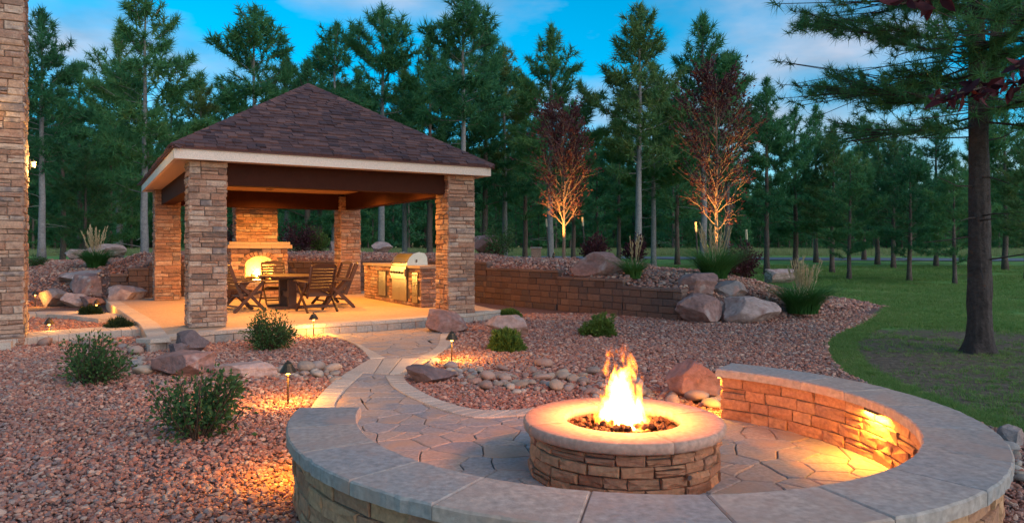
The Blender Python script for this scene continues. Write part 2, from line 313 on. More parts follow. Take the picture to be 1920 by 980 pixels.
def lawnmat():
    m, t, N, L, b = newmat('lawn')
    gm = N.new('ShaderNodeNewGeometry'); p = gm.outputs['Position']
    n = N.new('ShaderNodeTexNoise'); n.inputs['Scale'].default_value = .28; n.inputs['Detail'].default_value = 8; L.new(p, n.inputs['Vector'])
    r = ramp(N, [(.12, .12, .045), (.10, .20, .05), (.13, .26, .06), (.24, .27, .09), (.36, .30, .18)], [.25, .42, .55, .66, .8]); L.new(n.outputs[0], r.inputs[0])
    # worn earth under the big pine
    d = N.new('ShaderNodeVectorMath'); d.operation = 'DISTANCE'; d.inputs[1].default_value = (6.6, 9.6, 0); L.new(p, d.inputs[0])
    n2 = N.new('ShaderNodeTexNoise'); n2.inputs['Scale'].default_value = 1.3; n2.inputs['Detail'].default_value = 10; L.new(p, n2.inputs['Vector'])
    ma = N.new('ShaderNodeMath'); ma.operation = 'MULTIPLY_ADD'; ma.inputs[1].default_value = -7.; L.new(n2.outputs[0], ma.inputs[0]); L.new(d.outputs['Value'], ma.inputs[2])
    r2 = ramp(N, [(1, 1, 1), (0, 0, 0)], [.06, .36]); dv = N.new('ShaderNodeMath'); dv.operation = 'MULTIPLY'; dv.inputs[1].default_value = .16; L.new(ma.outputs[0], dv.inputs[0]); L.new(dv.outputs[0], r2.inputs[0])
    n3 = N.new('ShaderNodeTexNoise'); n3.inputs['Scale'].default_value = 9; n3.inputs['Detail'].default_value = 10; n3.inputs['Roughness'].default_value = .75; L.new(p, n3.inputs['Vector'])
    r3 = ramp(N, [(.07, .052, .038), (.16, .12, .085), (.34, .27, .21)], [.3, .55, .78]); L.new(n3.outputs[0], r3.inputs[0])
    mx = N.new('ShaderNodeMix'); mx.data_type = 'RGBA'; L.new(r2.outputs[0], mx.inputs[0]); L.new(r.outputs[0], mx.inputs[6]); L.new(r3.outputs[0], mx.inputs[7])
    L.new(mx.outputs[2], b.inputs['Base Color']); b.inputs['Roughness'].default_value = .95; b.inputs['Specular IOR Level'].default_value = .1
    n5 = N.new('ShaderNodeTexNoise'); n5.inputs['Scale'].default_value = 22; n5.inputs['Detail'].default_value = 6; L.new(p, n5.inputs['Vector'])
    bp = N.new('ShaderNodeBump'); bp.inputs['Strength'].default_value = .8; bp.inputs['Distance'].default_value = .05; L.new(n5.outputs[0], bp.inputs['Height']); L.new(bp.outputs[0], b.inputs['Normal'])
    return m
M['lawn'] = lawnmat()
def flamemat(name, h, r, strength):
    """emissive gas: density and colour from the position inside the flame's own box"""
    m = bpy.data.materials.new(name); m.use_nodes = True; t = m.node_tree; N = t.nodes; L = t.links; N.clear()
    o = N.new('ShaderNodeOutputMaterial'); e = N.new('ShaderNodeEmission'); L.new(e.outputs[0], o.inputs['Volume'])
    c = N.new('ShaderNodeTexCoord'); s = N.new('ShaderNodeSeparateXYZ'); L.new(c.outputs['Object'], s.inputs[0])
    def math_(op, a, b=None, c_=None):
        q = N.new('ShaderNodeMath'); q.operation = op
        for i, v in enumerate((a, b, c_)):
            if v is None: continue
            if isinstance(v, (int, float)): q.inputs[i].default_value = v
            else: L.new(v, q.inputs[i])
        return q.outputs[0]
    hz = math_('DIVIDE', s.outputs[2], h)                      # 0 at the base, 1 at the tip
    mp = N.new('ShaderNodeMapping'); mp.inputs['Scale'].default_value = (9/r*.14, 9/r*.14, 3.2/h*.5); L.new(c.outputs['Object'], mp.inputs[0])
    n = N.new('ShaderNodeTexNoise'); n.inputs['Scale'].default_value = 1.; n.inputs['Detail'].default_value = 3; n.inputs['Distortion'].default_value = .5; L.new(mp.outputs[0], n.inputs['Vector'])
    dx = math_('MULTIPLY', math_('SUBTRACT', n.outputs[0], .5), math_('MULTIPLY', hz, r*1.6))
    x2 = math_('POWER', math_('ABSOLUTE', math_('ADD', s.outputs[0], dx)), 2); y2 = math_('POWER', s.outputs[1], 2)
    rad = math_('DIVIDE', math_('SQRT', math_('ADD', x2, y2)), r)
    prof = math_('POWER', math_('MAXIMUM', math_('SUBTRACT', 1.0, hz), 0.), .95)
    n2 = N.new('ShaderNodeTexNoise'); n2.inputs['Scale'].default_value = 2.3; n2.inputs['Detail'].default_value = 5; n2.inputs['Distortion'].default_value = .8; L.new(mp.outputs[0], n2.inputs['Vector'])
    wob = math_('MULTIPLY_ADD', n2.outputs[0], 3.4, -1.75)
    wob = math_('MULTIPLY', wob, math_('MULTIPLY_ADD', math_('MULTIPLY', hz, math_('MAXIMUM', math_('SUBTRACT', 1.05, hz), 0.)), 2.3, .20))
    d = math_('SUBTRACT', math_('SUBTRACT', math_('ADD', prof, wob), rad), math_('MULTIPLY', math_('MAXIMUM', math_('SUBTRACT', hz, .92), 0.), 5.))          # > 0 inside
    r1 = ramp(N, [(0, 0, 0), (.10, .014, .001), (.8, .20, .018), (1, .46, .10), (1, .74, .36)], [0, .05, .24, .55, 1.0]); L.new(math_('MULTIPLY', d, math_('SUBTRACT', 1.3, hz)), r1.inputs[0]); L.new(r1.outputs[0], e.inputs[0])
    st = math_('MULTIPLY', math_('POWER', math_('MAXIMUM', d, 0.), 1.1), strength); L.new(st, e.inputs[1])
    return m

# ------------------------------------------------------------------ ground
def terr(x, y):
    """lawn height: level near the terrace, rising gently towards the road"""
    t = np.clip((np.asarray(y, float)-24)/70, 0, 1); return (t*t*(3-2*t))*.95
ys = np.r_[np.linspace(-30, 0, 7), np.linspace(2, 40, 60), np.geomspace(42, 1500, 50)]
xs = np.r_[-np.geomspace(1500, 32, 26), np.linspace(-30, 30, 70), np.geomspace(32, 1500, 26)]
GX, GY = np.meshgrid(xs, ys); GZ = terr(GX, GY)+.03*np.sin(GX*.5)*np.sin(GY*.37)*(GY > 26)
def grid(GX, GY, GZ):
    n, m = GX.shape; i = np.arange(n*m).reshape(n, m)
    return np.stack([GX.ravel(), GY.ravel(), GZ.ravel()], 1), np.stack([i[:-1, :-1].ravel(), i[:-1, 1:].ravel(), i[1:, 1:].ravel(), i[1:, :-1].ravel()], 1)
gv, gf = grid(GX, GY, GZ)
tag(link('lawn', mesh_np('lawn', gv, gf, M['lawn'], smooth=True)), kind='structure')
# asphalt road beyond the first pines
rc = smoothline([(-70, 40), (-30, 58), (-8, 66), (10, 66), (26, 62), (46, 60), (90, 66)], 60)
rv = []; 
for i, p in enumerate(rc):
    d = rc[min(i+1, 59)]-rc[max(i-1, 0)]; d /= np.linalg.norm(d); n_ = V(-d[1], d[0])
    for k in (-3.2, -1, 1, 3.2): q = p+n_*k; rv.append((q[0], q[1], float(terr(*q))+.05))
ri_ = np.arange(240).reshape(60, 4)
tag(link('road', mesh_np('road', rv, np.stack([ri_[:-1, :-1].ravel(), ri_[1:, :-1].ravel(), ri_[1:, 1:].ravel(), ri_[:-1, 1:].ravel()], 1), M['asphalt'])), kind='structure')
# gravel bed, level
LAWN_EDGE = [(9, -2), (6, 3.5), (4.7, 5.0), (4.15, 6.4), (4.05, 7.6), (4.17, 8.93), (4.42, 9.95), (4.72, 10.7), (5.03, 11.55), (5.75, 12.9), (6.98, 14.5), (8.6, 16.9), (10.1, 19.4)]
le = smoothline(LAWN_EDGE, 60, 2)
BED = [(-26, -2)]+[tuple(p) for p in le]+[(9.8, 20.6), (6, 21), (0, 24), (-8, 24), (-20, 20), (-26, 16)]
bedv = [(x, y, .006) for x, y in BED]
tag(link('gravel_bed', mesh_np('gravel_bed', bedv, [tuple(range(len(bedv)))], M['gravelbed'])), kind='structure')
# line of the retaining wall and the number of block courses along it
WL = smoothline([(-11.0, 19.7), (-8, 21.5), (-5.2, 23.2), (-4.2, 23.35), (-3.2, 23.05), (-2.2, 22.1), (-1.17, 20.97), (.56, 18.78), (1.81, 17.42), (2.87, 16.12), (3.61, 15.32)], 400, 1)
wd_ = np.r_[0, np.cumsum(np.linalg.norm(np.diff(WL, axis=0), axis=1))]; LW = wd_[-1]
def wpt(s): s = min(max(s, 0), LW); q = V(np.interp(s, wd_, WL[:, 0]), np.interp(s, wd_, WL[:, 1])); q2 = V(np.interp(min(s+.1, LW), wd_, WL[:, 0]), np.interp(min(s+.1, LW), wd_, WL[:, 1])); q1 = V(np.interp(max(s-.1, 0), wd_, WL[:, 0]), np.interp(max(s-.1, 0), wd_, WL[:, 1])); d = q2-q1; return q, d/np.linalg.norm(d)
def wpx(s): q, d = wpt(s); return 960+FPX*q[0]/q[1]
ss = np.linspace(0, LW, 800); pxs_ = np.array([wpx(s) for s in ss])
sp = lambda px_: ss[len(ss)//2+np.argmin(np.abs(pxs_[len(ss)//2:]-px_))]
STEPS = [(0, .45, 5), (.45, .95, 6), (.95, sp(912), 7), (sp(912), sp(1046), 6), (sp(1046), sp(1168), 5), (sp(1168), LW, 4)]
BH = .158
def wtop(q): return [c for a, b, c in STEPS if q <= b+1e-6][0]*BH+.075
# raised gravel mound behind the retaining wall: lofted between its front line (wall) and its back line (lawn)
FR = [(-19, 18.0, .05), (-14.4, 19.4, .05), (-12.2, 20.1, .30), (-11.05, 19.85, 1.14), (-8, 21.7, 1.14), (-5, 23.5, 1.14), (-3.1, 23.3, 1.14), (-1.07, 21.1, 1.14), (.66, 18.9, .99), (1.91, 17.55, .84), (3.65, 15.5, .69), (4.9, 16.0, .42), (6.2, 16.1, .03), (8, 17.4, .0), (10.1, 19.5, -.02)]
BK = [(-21, 25, .9), (-17, 26, 1.1), (-13, 27, 1.2), (-12.3, 27.3, 1.2), (-9.5, 29, 1.15), (-6, 30, 1.05), (-3, 29.5, .95), (-.5, 28.5, .85), (2.2, 27.8, .75), (4.5, 27, .62), (7, 25.5, .42), (8.4, 23.8, .25), (9.3, 22, .08), (9.9, 20.8, .02), (10.2, 19.8, -.03)]
BUL = [.25, .3, .3, .27, .25, .25, .25, .28, .33, .36, .36, .34, .22, .1, 0]
tt = np.linspace(0, 14, 141); NB = 26
def ip(A, t): A = np.asarray(A, float); return np.stack([np.interp(t, np.arange(len(A)), A[:, i]) for i in range(A.shape[1])], 1)
fA, bA = ip(FR, tt), ip(BK, tt)
sct = [wd_[np.argmin(np.hypot(WL[:, 0]-FR[k][0], WL[:, 1]-FR[k][1]))] for k in range(3, 11)]; sct[0], sct[-1] = 0, LW
for i, t_ in enumerate(tt):
    if 3 <= t_ <= 10:
        q_ = float(np.interp(t_, range(3, 11), sct)); p_, d_ = wpt(q_); fA[i] = (p_[0]-d_[1]*.13, p_[1]+d_[0]*.13, wtop(q_)-.015)
bu = np.interp(tt, range(15), BUL)
bb = np.linspace(0, 1, NB); MV = fA[:, None]*(1-bb)[None, :, None]+bA[:, None]*bb[None, :, None]
MV[:, :, 2] += bu[:, None]*np.sin(PI*np.power(bb, .8))[None]
for i in range(MV.shape[0]):
    for j in range(1, NB-1): MV[i, j, 2] += .06*noise.noise(Vector((MV[i, j, 0]*.6, MV[i, j, 1]*.6, 3)))
for i, t_ in enumerate(tt):      # the front row dropped to the ground: the slope behind the boulders, the back of the wall
    MV[i, 1] = MV[i, 0]+(MV[i, 1]-MV[i, 0])*.02; fw = .35 if (t_ < 2.6 or t_ > 10.2) else -.05; MV[i, 0] += V(0, -fw, 0); MV[i, 0, 2] = -.03
mi_ = np.arange(141*NB).reshape(141, NB); MF = np.stack([mi_[:-1, :-1].ravel(), mi_[1:, :-1].ravel(), mi_[1:, 1:].ravel(), mi_[:-1, 1:].ravel()], 1)
MVf = MV.reshape(-1, 3)
tag(link('gravel_mound', mesh_np('gravel_mound', MVf, MF, M['gravelbed'], smooth=True)), kind='structure')
BV_M = BVHTree.FromPolygons([tuple(v) for v in MVf], [tuple(int(i) for i in f_) for f_ in MF])
BV_G = BVHTree.FromPolygons([tuple(v) for v in gv], [tuple(int(i) for i in f_) for f_ in gf])
def hit(px, py, far=30.):
    """point of the mound or lawn seen at a photograph pixel; above the mound's crest line the crest itself"""
    a = (px-960)/FPX; best = None
    for d in np.arange(13., far, .1):
        z = drop(a*d, d); yy = V0+(CAMZ-z)*FPX/d
        if yy <= py: return V(a*d, d, z)
        if best is None or yy < best[0]: best = (yy, d, z)
    return V(a*best[1], best[1], best[2])
def drop(x, y):
    z = -9
    for b in (BV_M, BV_G):
        h_ = b.ray_cast(Vector((x, y, 20)), Vector((0, 0, -1)))
        if h_[0] is not None: z = max(z, h_[0].z)
    return z if z > -9 else 0.

# ------------------------------------------------------------------ path, patios, borders
CC = V(.78, 5.07); RI, RO, HC = 1.83, 2.262, .49              # seat wall circle
def px2(lst): return [tuple(g(x, y)[:2]) for x, y in lst]
Lout = px2([(593, 628), (640, 638), (675, 655), (693, 678), (654, 702), (613, 731), (581, 770)])+[(-1.75, 6.0), (-1.5, 5.25)]
Rout = px2([(854, 629), (850, 650), (809, 678), (775, 692), (756, 711), (769, 729), (826, 760), (903, 781)])
arc = lambda r, a0, a1, n: [(CC[0]+r*math.cos(R(a)), CC[1]+r*math.sin(R(a))) for a in np.linspace(a0, a1, n)]
PATH = [tuple(p) for p in Lout]+arc(2.15, 182, 412, 50)+arc(1.97, 56, 109, 12)+[tuple(p) for p in Rout[::-1]]+[tuple(g(800, 612)[:2]), tuple(g(640, 622)[:2])]
if area2(PATH) < 0: PATH = PATH[::-1]
path = link('path', mesh_np('path', [(x, y, .012) for x, y in PATH], [tuple(range(len(PATH)))], M['joint'])); path['kind'] = 'structure'; WP[path] = V(0, 0, 0)
# flagstones: Voronoi cells clipped to the path outline, ragged edges
pa = np.array(PATH); lo, hi = pa.min(0), pa.max(0); sites = []
y = lo[1]-.6; row = 0   # irregular site rows
while y < hi[1]+.6:
    x = lo[0]-.6+.28*(row % 2)
    while x < hi[0]+.6:
        q = (x+random.uniform(-.15, .15), y+random.uniform(-.13, .13)); sites.append(q); x += random.choice((.20, .30, .44))
    y += .24; row += 1
sites = np.array(sites)
def ragged(poly, step=.07, amp=.018):
    r = []
    for i in range(len(poly)):
        a, b = V(*poly[i]), V(*poly[(i+1) % len(poly)]); d = np.linalg.norm(b-a); k = max(1, int(d/step))
        for j in range(k):
            q = a+(b-a)*j/k; nv = noise.noise_vector(Vector((q[0]*4.5, q[1]*4.5, 1.3))); r.append((q[0]+amp*nv[0]*1.6, q[1]+amp*nv[1]*1.6))
    return r
flags = []
for i, c in enumerate(sites):
    cell = [tuple(p) for p in PATH]; d = np.linalg.norm(sites-c, axis=1)
    for j in np.argsort(d)[1:16]:
        n_ = sites[j]-c; m_ = (sites[j]+c)/2; cell = clip(cell, n_[0], n_[1], n_@m_)
        if len(cell) < 3: break
    if len(cell) < 3 or abs(area2(cell)) < .006: continue
    cl = ragged(cell); 
    ins = inset2(cl, .0045) if area2(cl) > 0 else inset2(cl[::-1], .0045)
    if area2(ins) < .004: continue
    vv, ff = slab_geo(ins, FLAT, .004, .034+random.uniform(0, .004), .007); flags.append((vv, ff, random.random()))
pieces(path, 'flagstone', flags, M['flag'])
def band(outer, inner, n, parent, top=.05, bot=.004, gap=.006, name='paver', mat='paver', z0=0.):
    """row of pavers between two polylines"""
    a, b = smoothline(outer, n+1, 2), smoothline(inner, n+1, 2); gs = []
    for i in range(n):
        q = [a[i], a[i+1], b[i+1], b[i]]
        if area2(q) < 0: q = q[::-1]
        q = inset2(np.array(q), gap/2); k = [q[0]]
        vv, ff = slab_geo(q, FLAT, bot+z0, top+z0+random.uniform(-.002, .003), .006); gs.append((vv, ff, random.random()))
    pieces(parent, name, gs, M[mat])
band(px2([(593, 628), (640, 637), (675, 655), (693, 678)]), px2([(617, 628), (660, 645), (690, 658), (722, 676)]), 14, path)
band(px2([(654, 702), (613, 731), (581, 770)])+[(-1.8, 6.3), (-1.6, 5.6)], px2([(683, 704), (645, 738), (624, 768)])+[(-1.5, 6.3), (-1.3, 5.6)], 18, path)
band(px2([(854, 629), (850, 650), (809, 678)]), px2([(826, 630), (822, 656), (783, 676)]), 12, path)
band(px2([(756, 711), (767, 729), (826, 760), (903, 781)])+arc(1.97, 109, 58, 8)[1:], px2([(722, 711), (736, 735), (793, 764), (850, 784), (903, 795)])+arc(1.8, 108, 58, 8)[1:], 34, path)
# stone bridge band where the dry creek passes under the path
br = [[(652, 704), (690, 681), (718, 679), (700, 706)], [(702, 706), (720, 679), (752, 678), (728, 708)], [(730, 708), (754, 678), (786, 678), (752, 706)], [(754, 705), (788, 678), (808, 680), (776, 692)]]
gs = []
for q in br:
    w_ = np.array(px2(q)); w_ = w_ if area2(w_) > 0 else w_[::-1]
    vv, ff = slab_geo(inset2(ragged(w_, .15, .006), .001), FLAT, .004, .052, .006); gs.append((vv, ff, random.random()))
pieces(path, 'bridge_stone', gs, M['paver'])

# pavilion patio
ZS = .211
frontp = [(279, 637), (340, 628), (400, 620), (553, 611), (645, 605), (706, 602), (798, 595), (877, 588), (937, 581)]
fr = [g(x, y, ZS)[:2] for x, y in frontp]
PT = [tuple(p) for p in fr]+[tuple(g(895, 572, ZS)[:2]), (-1.5, 20.4), (-2.6, 21.9), (-3.7, 22.8), (-5, 22.9), (-8, 21.1), (-10.9, 19.3), (-10.3, 18.3), tuple(g(262, 608, ZS)[:2])]
PT = PT if area2(PT) > 0 else PT[::-1]
vv, ff = slab_geo(PT, FLAT, .0, ZS-.006, .004); patio = link('patio', mesh_np('patio', vv, ff, M['patio'])); patio['kind'] = 'structure'; WP[patio] = V(0, 0, 0)
frs = smoothline(fr, 40, 1); nrm = []
def offs(line, d):
    r = []
    for i in range(len(line)):
        t_ = line[min(i+1, len(line)-1)]-line[max(i-1, 0)]; t_ = t_/np.linalg.norm(t_); r.append(line[i]+V(-t_[1], t_[0])*d)
    return np.array(r)
band(offs(frs, -.03), offs(frs, .26), 26, patio, top=.0, bot=-.06, z0=ZS+.008, name='edge_paver')
gs = []; rl = resample(offs(frs, -.012), 25)
for i in range(24):        # riser blocks below the edge pavers
    a, b = rl[i], rl[i+1]; d = (b-a); ln = np.linalg.norm(d); d /= ln; nn = V(d[1], -d[0])
    vv, ff = slab_geo([(.004, .004), (ln-.004, .004), (ln-.004, .146), (.004, .146)], (V(a[0], a[1], 0), V(d[0], d[1], 0), V(0, 0, 1), V(nn[0], nn[1], 0)), -.06, .008+random.uniform(0, .006), .007); gs.append((vv, ff, random.random()))
pieces(patio, 'riser_block', gs, M['cap'])
lside = smoothline([g(279, 637, ZS)[:2], g(262, 608, ZS)[:2], (-10.3, 18.3)], 30, 0)
band(offs(lside, .0), offs(lside, -.30), 26, patio, top=.0, bot=-.06, z0=ZS+.009, name='edge_paver')
# walkway strips leading left from the patio
def strip(pxs, wid, name, z):
    ln = smoothline([g(x, y, z)[:2] for x, y in pxs], 16, 2); o = empty(name, (*ln[8], 0), kind='structure')
    band(ln, offs(ln, wid), 14, o, top=z, bot=.0, name='paver'); return o
strip([(262, 609), (200, 612), (120, 617), (40, 624), (-60, 634)], .75, 'walkway', .15)
strip([(258, 592), (190, 584), (110, 582), (30, 585), (-60, 592)], .8, 'garden_walk', .12)

# ------------------------------------------------------------------ stone veneer
def stone_geo(w_, h_, d, frame, bev=.012, rough=.008):
    """one rough faced stone: w_ x h_ in the frame's plane, standing d proud"""
    o, ex, ey, en = frame
    def ringp(i, z, jz):
        a, b = w_/2-i, h_/2-i; r = []
        for sx, sy in ((-1, -1), (0, -1), (1, -1), (1, 0), (1, 1), (0, 1), (-1, 1), (-1, 0)):
            r.append(o+ex*(sx*a+random.uniform(-rough, rough)*.6)+ey*(sy*b+random.uniform(-rough, rough)*.5)+en*(z+random.uniform(-jz, jz)))
        return r
    v = ringp(0, -.03, 0)+ringp(0, d-bev, rough*.5)+ringp(min(bev, h_*.2), d, rough)+[o+en*(d+random.uniform(-rough, rough*1.5))+ex*random.uniform(-.2, .2)*w_]
    f = []
    for i in range(8):
        j = (i+1) % 8; f += [(i, j, 8+j, 8+i), (8+i, 8+j, 16+j, 16+i), (16+i, 16+j, 24)]
    return v, f
def veneer(W, Hh, frame, course=(.07, .125), length=(.16, .45), proud=(.012, .034), gap=.008, vis=1., ends=0.03, hole=None):
    """random ashlar over a W x Hh face; frame origin at the lower left corner. Returns piece tuples"""
    o, ex, ey, en = frame; r = []; y = 0.
    while y < Hh-.02:
        h_ = min(random.uniform(*course), Hh-y)
        if Hh-y-h_ < .04: h_ = Hh-y
        x = -ends*random.random()
        while x < W-.01:
            l_ = random.uniform(*length)
            if W-x-l_ < .10: l_ = W-x+ends*random.random()
            cx, cy = x+l_/2, y+h_/2
            if not (hole and hole(cx, cy, l_)):
                if l_ > .12 and h_ > .085 and random.random() < .13:      # two thin stones in one course
                    hs_ = h_*random.uniform(.42, .58)
                    for yy, hh in ((y, hs_), (y+hs_, h_-hs_)):
                        r.append((*stone_geo(l_-gap, hh-gap, random.uniform(*proud), (o+ex*cx+ey*(yy+hh/2), ex, ey, en), .007), random.random(), vis))
                else: r.append((*stone_geo(l_-gap, h_-gap, random.uniform(*proud), (o+ex*cx+ey*cy, ex, ey, en)), random.random(), vis))
            x += l_
        y += h_
    return r
UP = V(0, 0, 1)
def stone_column(s0, t0, w_, z0, z1, sides):
    """core box of a square column in pavilion axes plus stones on its four sides; sides = visibility weight front,right,back,left"""
    core = MB(); c = P(s0+w_/2, t0+w_/2, (z0+z1)/2); core.box(c, PU*(w_/2), PV*(w_/2), UP*((z1-z0)/2))
    fr_ = [(P(s0, t0, z0), PU, -PV), (P(s0+w_, t0, z0), PV, PU), (P(s0+w_, t0+w_, z0), -PU, PV), (P(s0, t0+w_, z0), -PV, -PU)]
    st = []
    for (o, ex, en), vis in zip(fr_, sides): st += veneer(w_, z1-z0, (o, ex, UP, en), vis=vis)
    return core, st

# ------------------------------------------------------------------ pavilion
W_, D_, CW, ZE, OH, FH, ZA = 5.484, 7.932, .58, 3.093, .24, .179, 5.216
pc = P(W_/2, D_/2, ZS); pav = empty('pavilion', pc, 'open pavilion with brown shingled hip roof on four stone columns', 'pavilion')
ZB = 2.70
budget = []; cols_ = []
for (s0, t0, sides) in ((0, 0, (1, .3, .02, .25)), (W_-CW, 0, (1, .02, .02, .9)), (0, D_-CW, (1, .4, .02, .1)), (W_-CW, D_-CW, (1, .02, .02, .6))):
    core, st = stone_column(s0, t0, CW, ZS, ZE-.004, sides)
    co = core.build('column', M['mortar'], pav); cols_.append(co); budget += [(q, co) for q in st]
def psize(v): v = np.asarray(v); return np.linalg.norm(v.max(0)-v.min(0))/v[:, 1].mean()
budget.sort(key=lambda k: -psize(k[0][0])*k[0][3])
for q, co in budget[:300]: part('stone', q[0], q[1], M['veneer'], co, q[2])
for co in cols_:
    m_ = MB()
    for q, c2 in budget[300:]:
        if c2 is co: m_.add(q[0], q[1], q[2])
    if m_.v: tag(m_.build('stonework', M['veneer'], co), kind='stuff')
def pbox(s0, s1, t0, t1, z0, z1, m=None):
    m = m or MB(); return m.box(P((s0+s1)/2, (t0+t1)/2, (z0+z1)/2), PU*((s1-s0)/2), PV*((t1-t0)/2), UP*((z1-z0)/2))
B0, B1 = .14, .44
for a in ((CW-.02, W_-CW+.02, B0, B1), (CW-.02, W_-CW+.02, D_-B1, D_-B0)): pbox(*a, ZB, 3.15).build('beam', M['beam'], pav)
for a in ((B0, B1, CW-.02, D_-CW+.02), (W_-B1, W_-B0, CW-.02, D_-CW+.02)): pbox(*a, ZB, 3.149).build('beam', M['beam'], pav)
# ceiling boards
for i in range(12):
    t0 = .30+(D_-.6)*i/12; pbox(.3, W_-.3, t0+.004, t0+(D_-.6)/12-.004, 3.152+.002*(i % 2), 3.20).build('ceiling_board', M['ceiling'], pav)
# soffit ring and fascia boards
sf = MB(); e0, e1 = -OH, .15
for a in ((-OH+.03, W_+OH-.03, -OH+.03, e1), (-OH+.03, W_+OH-.03, D_-.15, D_+OH-.03)): pbox(*a, ZE, ZE+.03, sf)
for a in ((-OH+.03, e1, e1, D_-.15), (W_-.15, W_+OH-.03, e1, D_-.15)): pbox(*a, ZE, ZE+.03, sf)
sf.build('soffit', M['soffit'], pav)
for a in ((-OH-.03, W_+OH+.03, -OH-.03, -OH+.03), (-OH-.03, W_+OH+.03, D_+OH-.03, D_+OH+.03), (-OH-.03, -OH+.03, -OH+.03, D_+OH-.03), (W_+OH-.03, W_+OH+.03, -OH+.03, D_+OH-.03)):
    pbox(*a, ZE-.012, ZE+FH).build('fascia', M['fascia'], pav)
# roof deck (hip with a ridge along the depth)
e = OH+.07; ZR = ZE+FH+.01; run = W_/2+e
rp = [P(-e, -e, ZR), P(W_+e, -e, ZR), P(W_+e, D_+e, ZR), P(-e, D_+e, ZR), P(W_/2, W_/2, ZA), P(W_/2, D_-W_/2, ZA)]
roof = part('roof', rp+[q-UP*.03 for q in rp[:4]], [(0, 1, 4), (1, 2, 5, 4), (2, 3, 5), (3, 0, 4, 5), (6, 9, 8, 7), (0, 6, 7, 1), (1, 7, 8, 2), (2, 8, 9, 3), (3, 9, 6, 0)], M['shingle'], pav, .2)
sl = math.hypot(run, ZA-ZR); EXPO = .116
def shingles(a, b, c, d):
    """tabs on the roof face with eave a-b and top edge d-c (d == c for a triangle), each cut to the face"""
    ex = (b-a)/np.linalg.norm(b-a); mid = (c+d)/2; ey = mid-a; ey = ey-ex*(ey@ex); Lh = np.linalg.norm(ey); ey /= Lh; en = np.cross(ex, ey)
    We = np.linalg.norm(b-a); xd, xc = (d-a)@ex, (c-a)@ex; r = []; k = 0; y = -.012
    while y < Lh-.03:
        x = -random.uniform(0, .3)
        y1 = min(y+EXPO+.02, Lh)
        while x < We:
            l_ = random.uniform(.13, .29); q = [(x+.003, y), (x+l_-.003, y), (x+l_-.003, y1), (x+.003, y1)]
            q = clip(q, -Lh, xd, .004*Lh) if True else q
            q = clip(q, Lh, We-xc, We*Lh) if len(q) > 2 else q
            if len(q) > 2 and area2(q) > .002:
                lift = random.choice((.010, .018, .032)); tilt = (ey*1+en*(-.055)); tilt /= np.linalg.norm(tilt)
                fr_ = (a+en*(.006+lift*.4), ex, ey, en); p = np.array(q); n_ = len(q)
                top = [a+ex*u_+ey*v_+en*(.012+lift-(v_-y)*.10+.004) for u_, v_ in q]; bot = [a+ex*u_+ey*v_-en*.003 for u_, v_ in q]
                f = [tuple(range(n_))]+[(n_+i, n_+(i+1) % n_, (i+1) % n_, i) for i in range(n_)]
                r.append((top+bot, f, random.random()))
            x += l_
        y += EXPO; k += 1
    return r
fs = shingles(rp[0], rp[1], rp[4], rp[4])
oth = shingles(rp[3], rp[0], rp[4], rp[5])+shingles(rp[1], rp[2], rp[5], rp[4])+shingles(rp[2], rp[3], rp[5], rp[5])
fs.sort(key=lambda q: -psize(q[0]))
for q in fs[:300]: part('shingle', q[0], q[1], M['shingle'], roof, q[2])
m_ = MB()
for q in fs[300:]+oth: m_.add(*q)
tag(m_.build('shingles', M['shingle'], roof), kind='stuff')
def hipcaps(a, b):
    d = b-a; ln = np.linalg.norm(d); d /= ln; sd_ = np.cross(d, UP); sd_ /= np.linalg.norm(sd_); up = np.cross(sd_, d); n_ = int(ln/.2)
    for i in range(n_):
        q0 = a+d*(ln*i/n_); q1 = a+d*(ln*(i+1.15)/n_); th = .03+.004*random.random()
        v = []
        for q, hh in ((q0, th+.012), (q1, th)):
            v += [q-sd_*.13-up*.045, q+up*(hh), q+sd_*.13-up*.045, q-sd_*.12-up*.07, q+up*(hh-.03), q+sd_*.12-up*.07]
        part('ridge_cap', v, [(0, 1, 7, 6), (1, 2, 8, 7), (0, 3, 4, 1), (1, 4, 5, 2), (6, 7, 10, 9), (7, 8, 11, 10), (3, 9, 10, 4), (4, 10, 11, 5), (0, 6, 9, 3), (2, 5, 11, 8)], M['shingle'], roof, random.random())
for a, b in ((rp[0], rp[4]), (rp[1], rp[4]), (rp[3], rp[5]), (rp[2], rp[5]), (rp[4], rp[5])): hipcaps(a+UP*.01, b+UP*.01)
# recessed ceiling lamps
WARM = (1, .40, .06)
PAVW = 140
for s_, t_ in ((1.3, 1.6), (4.1, 1.6), (1.3, 4.4), (4.1, 4.4), (2.7, 6.5)):
    b = P(s_, t_, 3.15); lo_ = empty('recessed_light', b, 'round bronze downlight in the pavilion ceiling', 'ceiling light', 'downlights in the pavilion ceiling')
    MB().lathe([(.10, 0), (.10, -.018), (.075, -.022), (.07, -.004)], 20, b).build('trim_ring', M['bronze'], lo_)
    MB().lathe([(.066, -.006), (.066, -.010)], 20, b).build('lens', M['bulbsoft'], lo_)
    lamp('downlight', 'SPOT', (0, 0, -.04), PAVW, WARM, lo_, .06, spot_size=R(165), spot_blend=.8)
